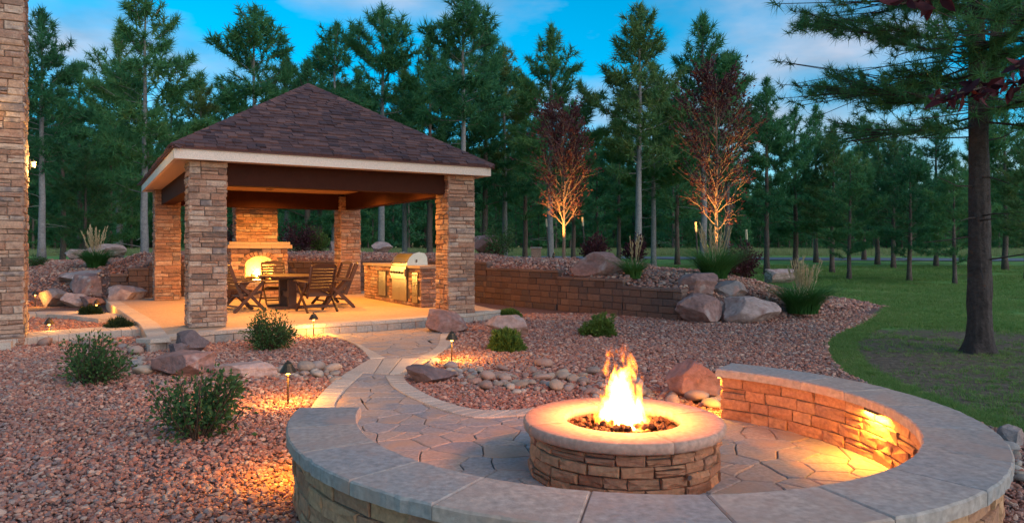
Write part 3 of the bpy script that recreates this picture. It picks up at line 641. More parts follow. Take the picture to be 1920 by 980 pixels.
# ------------------------------------------------------------------ stone fireplace
SC = 2.65; T0 = 7.55
fp = empty('stone_fireplace', P(SC, 8.0, ZS), 'tall stone fireplace with arched firebox and mantel at the pavilion back', 'fireplace')
core = MB()
def fbox(s0, s1, t0, t1, z0, z1, m): return pbox(SC+s0, SC+s1, t0, t1, z0, z1, m)
for a in ((-.75, -.42, T0, 8.45, ZS, 1.56), (.42, .75, T0, 8.45, ZS, 1.559), (-.42, .42, 8.28, 8.45, ZS, 1.558), (-.42, .42, T0+.02, 8.28, ZS, .66)): fbox(*a, core)
FRF = (P(SC, T0+.002, 0), PU, UP, -PV)
arch = [(-.42, 1.06)]+[(-.40*math.cos(PI*i/14), 1.06+.29*math.sin(PI*i/14)) for i in range(15)]+[(.42, 1.06), (.42, 1.557), (-.42, 1.557)]
core.add(*slab_geo(arch, (P(SC, 8.27, 0), PU, UP, -PV), 0, .71, .004))
fbox(-.55, .55, 7.96, 8.52, 1.75, 3.05, core); core.build('masonry_core', M['mortar'], fp)
st = []
def fhole(cx, cy, l_):
    x, z = cx-.75, cy+ZS
    return z > .60 and z < 1.56 and (abs(x)-l_*.4 < .42 and (z < 1.1 or (x/.56)**2+((z-1.06)/.45)**2 < 1))
st += veneer(1.5, 1.35, (P(SC-.75, T0, ZS), PU, UP, -PV), (.07, .12), (.16, .38), hole=fhole)
st += veneer(1.1, 1.30, (P(SC-.55, 7.96, 1.75), PU, UP, -PV), (.07, .12), (.16, .40))
st += veneer(.9, 1.35, (P(SC+.75, T0, ZS), PV, UP, PU), (.07, .12), (.2, .4), vis=.2)+veneer(.55, 1.3, (P(SC+.55, 7.96, 1.75), PV, UP, PU), (.07, .12), (.2, .4), vis=.2)
st += veneer(.9, 1.35, (P(SC-.75, T0+.9, ZS), -PV, UP, -PU), (.07, .12), (.2, .4), vis=.1)+veneer(.55, 1.3, (P(SC-.55, 8.51, 1.75), -PV, UP, -PU), (.07, .12), (.2, .4), vis=.1)
st += veneer(1.7, .38, (P(SC-.85, 6.95, ZS), PU, UP, -PV), (.08, .12), (.18, .4))+veneer(.6, .38, (P(SC+.85, 6.95, ZS), PV, UP, PU), (.08, .12), (.18, .4), vis=.3)
pieces(fp, 'stone', st, M['veneer'], 260)
vs = []
for i in range(13):
    a0, a1 = PI*(i+.06)/13, PI*(i+.94)/13; q = [(-(rr+.01)*math.cos(a)*k1, 1.06+(rr*.73)*math.sin(a)*k1) for rr, k1, a in ((.41, 1, a0), (.41, 1, a1))]
    q2 = [(-.54*math.cos(a), 1.06+.43*math.sin(a)) for a in (a1, a0)]; pl = q+q2
    pl = pl if area2(pl) > 0 else pl[::-1]; vs.append((*slab_geo(pl, FRF, -.03, .045, .008), random.random()))
pieces(fp, 'arch_stone', vs, M['veneer'])
hb = MB(); fbox(-.85, .85, 6.97, 7.53, ZS, .58, hb).build('hearth_core', M['mortar'], fp)
for i in range(5): pbox(SC-.9+.36*i+.003, SC-.9+.36*(i+1)-.003, 6.92, 7.52, .585, .645).build('hearth_slab', M['cap'], fp)
for i in range(3): pbox(SC-.87+.58*i+.003, SC-.87+.58*(i+1)-.003, 7.43, 8.5, 1.565, 1.66).build('mantel_slab', M['granite'], fp)
for i in range(2): pbox(SC-.82+.82*i+.003, SC-.82+.82*(i+1)-.003, 7.47, 8.48, 1.665, 1.745).build('mantel_slab', M['granite'], fp)
fbx = MB(); fbox(-.418, .418, 8.2, 8.276, .662, 1.36, fbx); fbox(-.419, -.37, 7.6, 8.2, .662, 1.07, fbx); fbox(.37, .419, 7.6, 8.2, .662, 1.07, fbx); fbox(-.37, .37, 7.6, 8.2, .662, .672, fbx); fbx.build('firebox_lining', M['firebrick'], fp)
# fire in the hearth
def flame(name, loc, h, r, strength, label, cat, lights, mat=None):
    prof = [(r*1.15, 0), (r*1.45, h*.12), (r*1.4, h*.4), (r*1.2, h*.75), (r*.9, h*1.0), (r*.5, h*1.18)]
    m = MB(); m.lathe(prof, 14, loc); o = m.build(name, mat or flamemat(name+' gas', h, r, strength), None, True, base=loc); tag(o, label, cat)
    for k, (dz, wt, col, sz) in enumerate(lights): lamp('fire_light', 'POINT', (0, 0, dz), wt, col, o, sz)
    return o
hl = P(SC, 7.92, .672)
for ds, dt, an in ((0, .02, .12), (-.08, -.09, -.25), (.06, .08, .5)):
    c = P(SC+ds, 7.92+dt, .672+.05+(.075 if an > .4 else 0)); d = PU*math.cos(an)+PV*math.sin(an); lg = MB().tube([c-d*.24, c-d*.08+UP*.008, c+d*.1, c+d*.25], [.045, .05, .048, .04], 9).build('log', M['log'], None)
    tag(lg, 'charred log burning in the arched fireplace', 'log', 'logs in the fireplace')
flame('hearth_fire', hl, .46, .17, 900, 'yellow log fire burning inside the arched stone fireplace', 'fire', [(.2, 38, (1, .50, .10), .09)])

# ------------------------------------------------------------------ grill island and grill
isl = empty('grill_island', P(5.48, 3.85, ZS), 'stone outdoor kitchen island with tan counter between pavilion columns', 'kitchen island')
I0, I1, J0, J1, IZ = 5.11, 5.86, 1.9, 5.8, 1.10
pbox(I0, I1, J0, J1, ZS, IZ).build('island_core', M['mortar'], isl)
GT = 3.15                                                       # grill centre along the island
def ih(cx, cy, l_):                                             # frame runs from the far end towards the near end
    t_ = J1-cx
    return (abs(t_-GT)-l_*.35 < .50 and cy > .08) or (abs(t_-2.18)-l_*.3 < .17 and cy > .08 and cy < .8) or (abs(t_-4.35)-l_*.3 < .27 and .12 < cy < .78)
st = veneer(J1-J0, IZ-ZS, (P(I0, J1, ZS), -PV, UP, -PU), (.06, .11), (.14, .34), hole=ih)+veneer(I1-I0, IZ-ZS, (P(I0, J0, ZS), PU, UP, -PV), (.06, .11), (.14, .34))
st += veneer(J1-J0, IZ-ZS, (P(I1, J0, ZS), PV, UP, PU), (.08, .12), (.2, .4), vis=.1)
pieces(isl, 'stone', st, M['veneer'], 200)
for a, b in ((J0-.04, 2.62), (3.68, 4.75), (4.756, J1+.04)): pbox(I0-.05, I1+.05, a, b, IZ+.002, IZ+.062).build('counter_slab', M['granite'], isl)
pbox(5.62, I1+.05, 2.626, 3.674, IZ+.002, IZ+.061).build('counter_slab', M['granite'], isl)
def panel(t0, t1, z0, z1, name, handles, mat='metal'):
    o = pbox(I0-.045, I0+.02, t0, t1, z0, z1).build(name, M[mat], isl)
    for (ta, tb, z_) in handles:
        MB().tube([P(I0-.085, ta, z_), P(I0-.085, tb, z_)], .011, 8).build('handle', M['metal'], o)
        m = MB()
    return o
panel(GT-.47, GT-.005, ZS+.09, ZS+.60, 'cabinet_door', [(GT-.08, GT-.079, ZS+.4)]); panel(GT+.005, GT+.47, ZS+.09, ZS+.60, 'cabinet_door', [])
for k in range(3): panel(2.02, 2.34, ZS+.09+.235*k, ZS+.09+.235*k+.228, 'drawer', [(2.09, 2.27, ZS+.26+.235*k)])
panel(4.1, 4.6, ZS+.14, ZS+.76, 'cabinet_door', [(4.2, 4.21, ZS+.5)])
gr = empty('built_in_grill', P(5.4, GT, IZ), 'stainless steel grill with curved hood set into the stone island', 'grill')
pbox(I0-.07, 5.62, GT-.49, GT+.49, ZS+.615, IZ+.04).build('grill_body', M['metal'], gr)
pbox(I0-.10, I0-.071, GT-.47, GT+.47, ZS+.68, ZS+.86).build('control_panel', M['metal'], gr)
for k in range(5):
    c = P(I0-.10, GT-.36+.18*k, ZS+.77); MB().tube([c, c-PU*.035], [.030, .026], 12).build('knob', M['dark'], gr)
prof = [(0, .045), (-.005, .12), (.05, .24), (.16, .335), (.30, .37), (.44, .34), (.50, .25), (.52, .045)]      # hood profile (s, z)
v = [P(I0-.03+a, GT-.48, IZ+b) for a, b in prof]+[P(I0-.03+a, GT+.48, IZ+b) for a, b in prof]; n_ = len(prof)
part('hood', v, [(i, (i+1) % n_, n_+(i+1) % n_, n_+i) for i in range(n_)]+[tuple(range(n_))[::-1], tuple(range(n_, 2*n_))], M['metal'], gr)
ep = [(a*1.03-.008, b*1.02) for a, b in prof]
for t_ in (GT-.50, GT+.481):
    v = [P(I0-.03+a, t_, IZ+b) for a, b in ep]+[P(I0-.03+a, t_+.018, IZ+b) for a, b in ep]
    part('hood_end', v, [(i, (i+1) % n_, n_+(i+1) % n_, n_+i) for i in range(n_)]+[tuple(range(n_))[::-1], tuple(range(n_, 2*n_))], M['metal'], gr)
MB().tube([P(I0-.085, GT-.42, IZ+.12), P(I0-.085, GT+.42, IZ+.12)], .016, 8).build('hood_handle', M['metal'], gr)
for t_ in (GT-.40, GT+.40): MB().tube([P(I0-.085, t_, IZ+.12), P(I0-.02, t_, IZ+.13)], .011, 8).build('handle_bracket', M['metal'], gr)
MB().tube([P(I0+.2, GT-.505, IZ+.14), P(I0+.2, GT-.53, IZ+.14), P(I0+.2, GT-.53, IZ+.20)], .012, 6).build('rotisserie_mount', M['dark'], gr)

# ------------------------------------------------------------------ table and chairs
def make_chair():
    """high back folding slatted patio chair; origin on the floor, front towards +Y"""
    r = empty('patio_chair'); wd = M['wood']; hw = .27
    def bar(a, b, w2, t2, name, side=(1, 0, 0)):
        a, b = V(*a), V(*b); d = (b-a); ln = np.linalg.norm(d); d /= ln; sx = V(*side); sx = sx-d*(sx@d); sx /= np.linalg.norm(sx); n_ = np.cross(d, sx)
        return MB().box((a+b)/2, d*ln/2, sx*w2, n_*t2).build(name, wd, r)
    for i in range(6): bar((-hw, .22-.085*i, .43-.018*i), (hw, .22-.085*i, .43-.018*i), .036, .010, 'seat_slat', (0, 1, -.2))
    tb = lambda z: -.26-(z-.34)*.34          # the back leans
    for s in (-1, 1):
        bar((s*hw, -.22, .30), (s*hw, tb(1.0), 1.0), .035, .014, 'back_post', (0, 1, 0))
        bar((s*(hw+.035), .30, 0), (s*(hw+.035), -.28, .60), .034, .013, 'leg', (0, 1, 0))
        bar((s*(hw+.065), -.42, 0), (s*(hw+.065), .22, .62), .034, .013, 'leg', (0, 1, 0))
        bar((s*(hw+.05), -.36, .635), (s*(hw+.05), .28, .66), .055, .012, 'armrest', (1, 0, 0))
        bar((s*(hw-.02), -.20, .35), (s*(hw-.02), .25, .415), .03, .012, 'seat_rail', (0, 0, 1))
    for i in range(7):
        z = .50+.066*i; bar((-hw+.015, tb(z)+.005, z), (hw-.015, tb(z)+.005, z), .025, .009, 'back_slat', (0, -.34, 1))
    top = [(-hw+.0, .955), (hw, .955), (hw, 1.0), (hw*.6, 1.035), (0, 1.05), (-hw*.6, 1.035), (-hw, 1.0)]
    v = [(x, tb(z)+.016, z) for x, z in top]+[(x, tb(z)-.012, z) for x, z in top]; n_ = len(top)
    part('top_rail', v, [tuple(range(n_)), tuple(range(2*n_-1, n_-1, -1))]+[(i, n_+i, n_+(i+1) % n_, (i+1) % n_) for i in range(n_)], wd, r)
    bar((-hw-.03, .20, .10), (hw+.03, .20, .10), .02, .012, 'stretcher', (0, 0, 1)); bar((-hw-.06, -.30, .12), (hw+.06, -.30, .12), .02, .012, 'stretcher', (0, 0, 1))
    return r
TS, TT = 2.45, 3.45
tb_ = empty('patio_table', P(TS, TT, ZS), 'dark oval slatted dining table with thick pedestal legs under the pavilion', 'table')
a_, b_ = .62, .88
for i in range(9):       # slats of the oval top, cut to the oval
    x0, x1 = -a_+2*a_*i/9+.004, -a_+2*a_*(i+1)/9-.004
    hh = lambda x: b_*math.sqrt(max(0, 1-(x/(a_*1.03))**2))**.8
    pts = [(x0, -hh(x0)), ((x0+x1)/2, -hh((x0+x1)/2)), (x1, -hh(x1)), (x1, hh(x1)), ((x0+x1)/2, hh((x0+x1)/2)), (x0, hh(x0))]
    part('top_slat', *slab_geo(pts, (P(TS, TT, 0), PU, PV, UP), ZS+.715, ZS+.745, .004), M['wood'], tb_)
for t_ in (-.42, .42):
    pbox(TS-.09, TS+.09, TT+t_-.07, TT+t_+.07, ZS+.06, ZS+.66).build('leg', M['wood'], tb_); pbox(TS-.36, TS+.36, TT+t_-.05, TT+t_+.05, ZS, ZS+.058).build('foot', M['wood'], tb_)
    pbox(TS-.45, TS+.45, TT+t_-.045, TT+t_+.045, ZS+.662, ZS+.713).build('cross_rail', M['wood'], tb_)
pbox(TS-.04, TS+.04, TT-.34, TT+.34, ZS+.25, ZS+.37).build('stretcher', M['wood'], tb_)
chs = [(2.75, 2.22, 8, 'dark slatted chair with its back to the front edge of the patio'), (1.45, 2.95, -75, 'dark slatted chair on the fireplace-left side of the table, nearer the patio edge'), (1.40, 3.85, -98, 'dark slatted chair beside the table in front of the burning fireplace'),
       (3.45, 3.05, 75, 'dark slatted chair facing the table with its back to the grill, nearer the patio edge'), (3.55, 3.95, 98, 'dark slatted chair facing the table with its back to the far grill cabinet'), (2.5, 4.75, 180, 'dark slatted chair at the hearth end of the table')]
ch0 = make_chair(); bpy.context.view_layer.update()
for i, (s_, t_, an, lb) in enumerate(chs):
    c = ch0 if i == 0 else copy_tree(ch0)
    c.location = P(s_, t_, ZS); c.rotation_euler = (0, 0, PA+R(an)); tag(c, lb, 'chair', 'chairs round the patio table')

# ------------------------------------------------------------------ fire pit
FPH, FPR = .40, .70
pit = empty('fire_pit', (CC[0], CC[1], .03), 'round stone fire pit with a smooth tan cap ring', 'fire pit')
def ringwall(r0, r1, z0, z1, a0, a1, n):
    v = []; f = []
    for i in range(n+1):
        a = R(a0+(a1-a0)*i/n); c, s = math.cos(a), math.sin(a)
        v += [(CC[0]+r0*c, CC[1]+r0*s, z0), (CC[0]+r1*c, CC[1]+r1*s, z0), (CC[0]+r1*c, CC[1]+r1*s, z1), (CC[0]+r0*c, CC[1]+r0*s, z1)]
    for i in range(n):
        for k in range(4): f.append((4*i+k, 4*i+(k+1) % 4, 4*i+4+(k+1) % 4, 4*i+4+k))
    if abs(a1-a0) < 359.9: f += [(0, 3, 2, 1), (4*n, 4*n+1, 4*n+2, 4*n+3)]
    return v, f
part('masonry_core', *ringwall(.42, .635, .0, FPH-.075, 0, 360, 48), M['mortar'], pit)
part('pan', *(lambda q: (q[0], q[1]))(ringwall(.02, .43, .20, .22, 0, 360, 30)), M['dark'], pit)
def arcveneer(r, z0, z1, a0, a1, nc, length, outward, proud=(.008, .026)):
    out_ = []; h_ = (z1-z0)/nc
    for k in range(nc):
        hk = h_; a = a0+random.uniform(-6, 0); step = lambda: math.degrees(random.uniform(*length)/r)
        zz = z0+k*h_
        while a < a1-.5:
            da = step()
            if a1-a-da < math.degrees(.12/r): da = a1-a
            aa0 = max(a, a0); da2 = a+da-aa0
            if da2 > .8:
                am = R(aa0+da2/2); en = V(math.cos(am), math.sin(am), 0)*(1 if outward else -1); ex = np.cross(UP, en); l_ = R(da2)*r-.010
                def one(zc, hh): out_.append((*stone_geo(l_+.003, hh-.007, random.uniform(*proud), (V(CC[0]+r*math.cos(am), CC[1]+r*math.sin(am), zc), ex, UP, en), .007, .008), random.random()))
                if random.random() < .12: one(zz+hk*.3, hk*.58); one(zz+hk*.8, hk*.38)
                else: one(zz+hk/2, hk)
            a += da
    return out_
pieces(pit, 'stone', arcveneer(.635, .03, FPH-.078, 0, 360, 4, (.13, .27), True), M['firestone'])
for k in range(4):          # cap ring in four segments
    a0, a1 = 18+90*k, 18+90*(k+1); n_ = 20; an = [R(a0+.15+(a1-a0-.3)*i/n_) for i in range(n_+1)]
    def rr(a, r): return r+.006*noise.noise(Vector((math.cos(a)*9, math.sin(a)*9, 2)))
    prof = [(.40, FPH-.068), (.40, FPH-.012), (.412, FPH), (.684, FPH+.002), (.697, FPH-.009), (.701, FPH-.032), (.698, FPH-.058), (.69, FPH-.068)]; npf = len(prof); v = []; f = []
    for a in an:
        for j, (r, z) in enumerate(prof): q = rr(a, r) if 3 < j < 7 else r; v.append((CC[0]+q*math.cos(a), CC[1]+q*math.sin(a), z+(.003*noise.noise(Vector((math.cos(a)*14, math.sin(a)*14, j))) if j > 3 else 0)))
    for i in range(n_):
        for j in range(npf): f.append((i*npf+j, i*npf+(j+1) % npf, (i+1)*npf+(j+1) % npf, (i+1)*npf+j))
    f += [tuple(range(npf))[::-1], tuple(n_*npf+j for j in range(npf))]
    part('cap_stone', v, f, M['fircap'], pit, random.random(), True)
kv = V(CC[0]+.655*math.cos(R(-62)), CC[1]+.655*math.sin(R(-62)), .17); kn = V(math.cos(R(-62)), math.sin(R(-62)), 0)
MB().tube([kv, kv+kn*.03], [.018, .016], 12).build('key_valve', M['metal'], pit)
# rocks: convex, chiselled by random planes
def rockmesh(name, seed, sub=3, cuts=9, nz=.10, mat=None, ratio=(1, 1, 1), smooth=False, top=None, hard=.95):
    rg = random.Random(seed); bm = bmesh.new(); bmesh.ops.create_icosphere(bm, subdivisions=sub, radius=1)
    pl = []
    for _ in range(cuts):
        d = Vector((rg.gauss(0, 1), rg.gauss(0, 1), rg.gauss(0, .8))).normalized(); pl.append((d, rg.uniform(.48, .80)))
    if top: pl.append((Vector((rg.uniform(-.2, .2), rg.uniform(-.25, .1), 1)).normalized(), top))
    of = Vector((rg.uniform(0, 90), rg.uniform(0, 90), 0))
    for v in bm.verts:
        for d, h in pl:
            k = v.co.dot(d)
            if k > h: v.co -= d*(k-h)*hard
        if nz:
            v.co += v.co.normalized()*(nz*noise.noise(v.co*1.7+of)+nz*.5*noise.noise(v.co*4.5+of)+nz*.30*abs(noise.noise(v.co*10+of)))
    co = np.array([v.co for v in bm.verts]); mn, mx_ = co.min(0), co.max(0)
    for v in bm.verts: v.co = Vector(((v.co.x-(mn[0]+mx_[0])/2)/(mx_[0]-mn[0])*ratio[0], (v.co.y-(mn[1]+mx_[1])/2)/(mx_[1]-mn[1])*ratio[1], (v.co.z-mn[2])/(mx_[2]-mn[2])*ratio[2]))
    me = bpy.data.meshes.new(name); bm.to_mesh(me); bm.free()
    if mat: me.materials.append(mat)
    if smooth: me.polygons.foreach_set('use_smooth', np.ones(len(me.polygons), bool))
    return me
# lava rock in the pan
lr = [rockmesh('lava', 50+i, 1, 4, .22) for i in range(5)]; m_ = MB(); lvd = [([tuple(v.co) for v in q.vertices], [tuple(p.vertices) for p in q.polygons]) for q in lr]
for q in lr: bpy.data.meshes.remove(q)
for i in range(420):
    r_ = .385*math.sqrt(random.random()); a = random.uniform(0, 2*PI); vv, ff = random.choice(lvd); s_ = random.uniform(.028, .055); rot = Matrix.Rotation(random.uniform(0, 6.3), 3, 'Z') @ Matrix.Rotation(random.uniform(0, 3), 3, 'X')
    z_ = .30+.055*(1-(r_/.4)**2)+random.uniform(-.02, .035)
    m_.add([tuple(rot @ Vector((x, y, z-.5))*s_+Vector((CC[0]+r_*math.cos(a), CC[1]+r_*math.sin(a), z_))) for x, y, z in vv], ff, random.random())
lo_ = m_.build('lava_rock', M['lava'], None); tag(lo_, 'heap of dark lava rock filling the fire pit', 'lava rock', kind='stuff')
flame('pit_fire', V(CC[0]-.005, CC[1], .33), .64, .20, 230, 'tall bright gas flame rising from the fire pit', 'fire', [(.22, 4, (1, .28, .07), .10), (.48, 30, (1, .28, .06), .08)])

# ------------------------------------------------------------------ curved seat wall
A0, A1 = 184.5, 413.0
sw = empty('seat_wall', (CC[0], CC[1]-2.05, 0), 'curved stone seat wall with wide cast stone cap around the fire pit', 'seat wall')
part('masonry_core', *ringwall(1.90, 2.19, 0, HC-.068, A0+.4, A1-.4, 90), M['mortar'], sw)
pieces(sw, 'stone', arcveneer(1.90, .03, HC-.072, A0, A1, 4, (.16, .38), False)+arcveneer(2.19, .0, HC-.072, A0, A1, 4, (.18, .42), True), M['firestone'], 280)
for an, sgn in ((A0, -1), (A1, 1)):            # end faces
    rad = V(math.cos(R(an)), math.sin(R(an)), 0); en = V(-math.sin(R(an)), math.cos(R(an)), 0)*sgn; ex = np.cross(UP, en)
    for k in range(4):
        h_ = (HC-.075)/4
        for dr, l_ in ((-.075, .13), (.085, .15)): v, f = stone_geo(l_, h_-.01, .02, (V(CC[0], CC[1], h_*(k+.5))+rad*(2.045+dr), ex, UP, en), .012, .007); part('stone', v, f, M['firestone'], sw, random.random())
a = A0-2.6; caps = []
while a < A1+1.2-.5:
    da = random.uniform(13.5, 19)
    if A1+1.2-a-da < 9: da = A1+1.2-a
    skew0, skew1 = (0, 0)
    n_ = 12; aa = np.linspace(a+.06, a+da-.06, n_+1)
    outp = [(CC[0]+(RO+.012*noise.noise(Vector((x*.55, 0, 5)))+.006*noise.noise(Vector((x*2.1, 0, 7))))*math.cos(R(x)), CC[1]+(RO+.012*noise.noise(Vector((x*.55, 0, 5)))+.006*noise.noise(Vector((x*2.1, 0, 7))))*math.sin(R(x))) for x in aa]
    inn = [(CC[0]+(RI+.008*noise.noise(Vector((x*.6, 3, 5))))*math.cos(R(x)), CC[1]+(RI+.008*noise.noise(Vector((x*.6, 3, 5))))*math.sin(R(x))) for x in aa[::-1]]
    v, f = slab_geo(outp+inn, FLAT, HC-.068, HC+random.uniform(-.001, .002), .009, 0); v = np.array(v); k = len(outp+inn)
    v[k:2*k, 2] += np.array([.008*noise.noise(Vector((p[0]*9, p[1]*9, 1))) for p in v[k:2*k]])
    part('cap_stone', v, f, M['cap'], sw, random.random()); a += da
AMB = (1, .43, .045)
def wall_light(an, r, outward, name, label, watts, endface=0):
    rad = V(math.cos(R(an)), math.sin(R(an)), 0); en = rad*(1 if outward else -1)
    if endface: en = V(-math.sin(R(an)), math.cos(R(an)), 0)*endface
    c = V(CC[0], CC[1], HC-.082)+rad*r+en*.045; tn = np.cross(UP, en); o = empty(name, c, label, 'wall light', 'hardscape lights under the seat wall cap')
    MB().box(c, tn*.09, en*.022, UP*.010).build('housing', M['bronze'], o); MB().box(c-UP*.0125, tn*.08, en*.016, UP*.002).build('lens', M['bulb'], o)
    l = lamp('strip', 'AREA', (0, 0, -.018), watts, AMB, o, shape='RECTANGLE', size=.16); l.data.size_y = .03; l.rotation_euler = (0, 0, math.atan2(tn[1], tn[0]))
wall_light(5, 1.90, False, 'wall_light', 'amber strip light under the cap on the inner side of the seat wall', 5)
wall_light(179+6, 2.20, True, 'wall_light', 'strip light under the outer cap edge beside the path end of the seat wall', 3.5)
wall_light(A1, 2.02, True, 'wall_light', 'strip light on the end face of the seat wall near the red boulder', 4, endface=1)

# ------------------------------------------------------------------ retaining wall
rw = empty('retaining_wall', (*wpt(LW*.7)[0], 0), 'stepped brown concrete block retaining wall holding back the gravel mound', 'retaining wall')
gs = []
def blockat(s0, s1, z0, z1, n0, n1, bev=.012):
    a, _ = wpt(s0); b, _ = wpt(s1); d = b-a; ln = np.linalg.norm(d)
    if ln < .03: return None
    d /= ln; nn = V(d[1], -d[0]); return slab_geo([(.003, 0.003), (ln-.003, 0.003), (ln-.003, z1-z0-.003), (.003, z1-z0-.003)], (V(a[0], a[1], z0), V(d[0], d[1], 0), UP, V(nn[0], nn[1], 0)), n0, n1, bev)
for (a, b, nc) in STEPS:
    for k in range(nc):
        s = a-(.21 if k % 2 else 0)
        while s < b-.02:
            l_ = random.choice((.40, .42, .30, .46)); e_ = min(s+l_, b); s_ = max(s, a)
            if e_-s_ > .05:
                q = blockat(s_, e_, k*BH, (k+1)*BH, -.2, .02+random.uniform(0, .014)-.008*k)
                if q: gs.append((*q, random.random()))
            s += l_
pieces(rw, 'block', gs, M['block'], 300)
for (a, b, nc) in STEPS:
    n_ = max(1, int((b-a)/.45))
    for i in range(n_):
        q = blockat(a+(b-a)*i/n_-(.03 if i == 0 and nc < 7 else 0), a+(b-a)*(i+1)/n_, nc*BH+.001, nc*BH+.075, -.24, .05-.008*nc, .008)
        if q: part('cap_block', q[0], q[1], M['blockcap'], rw, random.random())
# ------------------------------------------------------------------ boulders: (px, base py, width px, height px, depth ratio, material, on mound?, flat top, label)
BLD = [
 (836, 627, 78, 44, .8, 'rock_red', 0, .7, 'brown boulder resting at the patio edge beside the path'),
 (949, 634, 80, 40, .8, 'rock_pink', 0, .55, 'pale pink boulder behind the lime green juniper'),
 (350, 664, 62, 42, .8, 'rock_dark', 0, None, 'dark grey peaked boulder in front of the patio corner'),
 (328, 669, 34, 24, .9, 'rock_dark', 0, None, 'small dark stone leaning on the dark peaked boulder'),
 (324, 712, 116, 46, .7, 'rock_red', 0, .6, 'long mauve red boulder lying by the dry creek'),
 (456, 714, 108, 30, .7, 'rock_pink', 0, .5, 'flat tan boulder half buried beside the dry creek'),
 (806, 724, 92, 34, .6, 'rock_dark', 0, .6, 'low purple grey boulder beside the inner path border'),
 (1312, 752, 108, 74, .8, 'rock_red', 0, None, 'large purplish red boulder against the end of the seat wall'),
 (1122, 521, 100, 46, .7, 'rock_red', 1, None, 'wedge shaped red boulder on the gravel above the stepped wall'),
 (1312, 572, 80, 46, .9, 'rock_red', 1, .7, 'upper mauve boulder stacked at the end of the retaining wall'),
 (1376, 574, 68, 36, .9, 'rock_grey', 1, None, 'round grey boulder on top of the boulder pile by the reed grass'),
 (1319, 609, 90, 54, .9, 'rock_red', 0, .7, 'blocky lower boulder butting the retaining wall end'),
 (1357, 604, 34, 38, .9, 'rock_pink', 0, None, 'narrow pink stone wedged between the lower pile boulders'),
 (1420, 609, 112, 48, .8, 'rock_pink', 0, None, 'slanting pinkish boulder at the foot of the mound'),
 (1469, 526, 56, 28, .8, 'rock_pink', 1, .6, 'small pink boulder behind the tallest straw coloured reed grass'),
 (142, 540, 120, 30, .8, 'rock_pink', 1, .6, 'flat mauve slab topping the rock pile left of the patio'),
 (158, 560, 90, 42, .9, 'rock_red', 1, .7, 'dark red boulder in the rock pile left of the patio'),
 (88, 576, 60, 34, .8, 'rock_grey', 0, None, 'grey slanted boulder at the bottom of the left rock pile'),
 (128, 578, 50, 28, .8, 'rock_pink', 0, None, 'small pink boulder in the left rock pile beside the walk'),
 (162, 579, 46, 22, .8, 'rock_red', 0, .7, 'low red stone in the left rock pile behind the path lamp'),
 (220, 577, 72, 40, .8, 'rock_pink', 0, .6, 'large pale pink boulder beside the patio corner and wall'),
 (135, 485, 48, 20, .9, 'rock_pink', 1, .6, 'low pink boulder on the mound left of the reed grass'),
 (190, 482, 68, 28, .8, 'rock_pink', 1, None, 'rounded pale boulder behind the reed grass on the mound'),
 (715, 474, 40, 22, .9, 'rock_pink', 1, None, 'whitish boulder on the mound seen behind the pavilion'),
 (627, 473, 22, 20, .9, 'rock_pink', 1, None, 'small pale boulder on the mound by the rear column'),
 (912, 474, 52, 36, .8, 'rock_red', 1, None, 'tilted brown boulder under the pale shrub by the front column'),
 (1908, 842, 46, 40, .9, 'rock_grey', 0, None, 'smooth grey boulder outside the seat wall at the lawn edge'),
]
for i, (px, py, wpx_, hpx, dr, mt, on, top, lb) in enumerate(BLD):
    q = hit(px, py) if on == 1 else g(px, py)
    dd = q[1]; w_ = wpx_*dd/FPX; h_ = hpx*dd/FPX*1.03; dp = w_*dr
    me = rockmesh('boulder', 100+i, 5, 15, .075, M[mt], (w_*1.04, dp, h_*1.12), False, top, 1.)
    me.polygons.foreach_set('use_smooth', np.ones(len(me.polygons), bool)); me.set_sharp_from_angle(angle=R(17))
    o = link('boulder', me, None, (q[0], q[1]+dp*.42, q[2]-h_*.10)); tag(o, lb, 'boulder', 'landscape boulders')
# ------------------------------------------------------------------ dry creek cobbles
cm = [rockmesh('cobble', 300+i, 2, 3, .05, M['cobble'], (1, random.uniform(.65, .9), random.uniform(.45, .65)), True) for i in range(8)]
CREEK = [([(800, 690), (850, 700), (920, 716), (1000, 720), (1090, 722), (1180, 738), (1260, 758), (1352, 772)], 15, 180), ([(520, 702), (560, 706), (630, 708)], 9, 40), ([(75, 632), (150, 642), (225, 652), (262, 668), (255, 690), (272, 705)], 12, 62), ([(1892, 838), (1902, 862), (1918, 900)], 14, 16)]
placed = []
def clear_of_boulders(x, y): return True
CLB = ['rounded cobble in the dry creek between the path and the seat wall end', 'rounded cobble in the dry creek beside the foreground path lamp', 'rounded cobble in the creek bed below the patio corner near the house pillar', 'rounded cobble outside the seat wall by the lawn edge']
for (pts, hw, n_), clb in zip(CREEK, CLB):
    ln = resample(pts, 400)
    for k in range(n_):
        for _ in range(25):
            px, py = ln[random.randrange(400)]; py += random.gauss(0, hw*.55); q = g(px+random.gauss(0, 5), py); sz = random.choice((.07, .09, .11, .13, .16, .24))*random.uniform(.8, 1.2)
            if all((q[0]-a)**2+(q[1]-b)**2 > (.36*(sz+c))**2 for a, b, c in placed) and not inside(PATH, np.array([[q[0], q[1]]]))[0] and np.hypot(q[0]-CC[0], q[1]-CC[1]) > 2.35: break
        else: continue
        placed.append((q[0], q[1], sz)); o = link('river_cobble', random.choice(cm), None, (q[0], q[1], random.uniform(.0, .02))); o.scale = (sz, sz, sz*random.uniform(.7, 1.05)); o.rotation_euler = (random.uniform(-.2, .2), random.uniform(-.2, .2), random.uniform(0, 6.3))
        tag(o, clb, 'cobble', 'cobbles '+clb[15:])
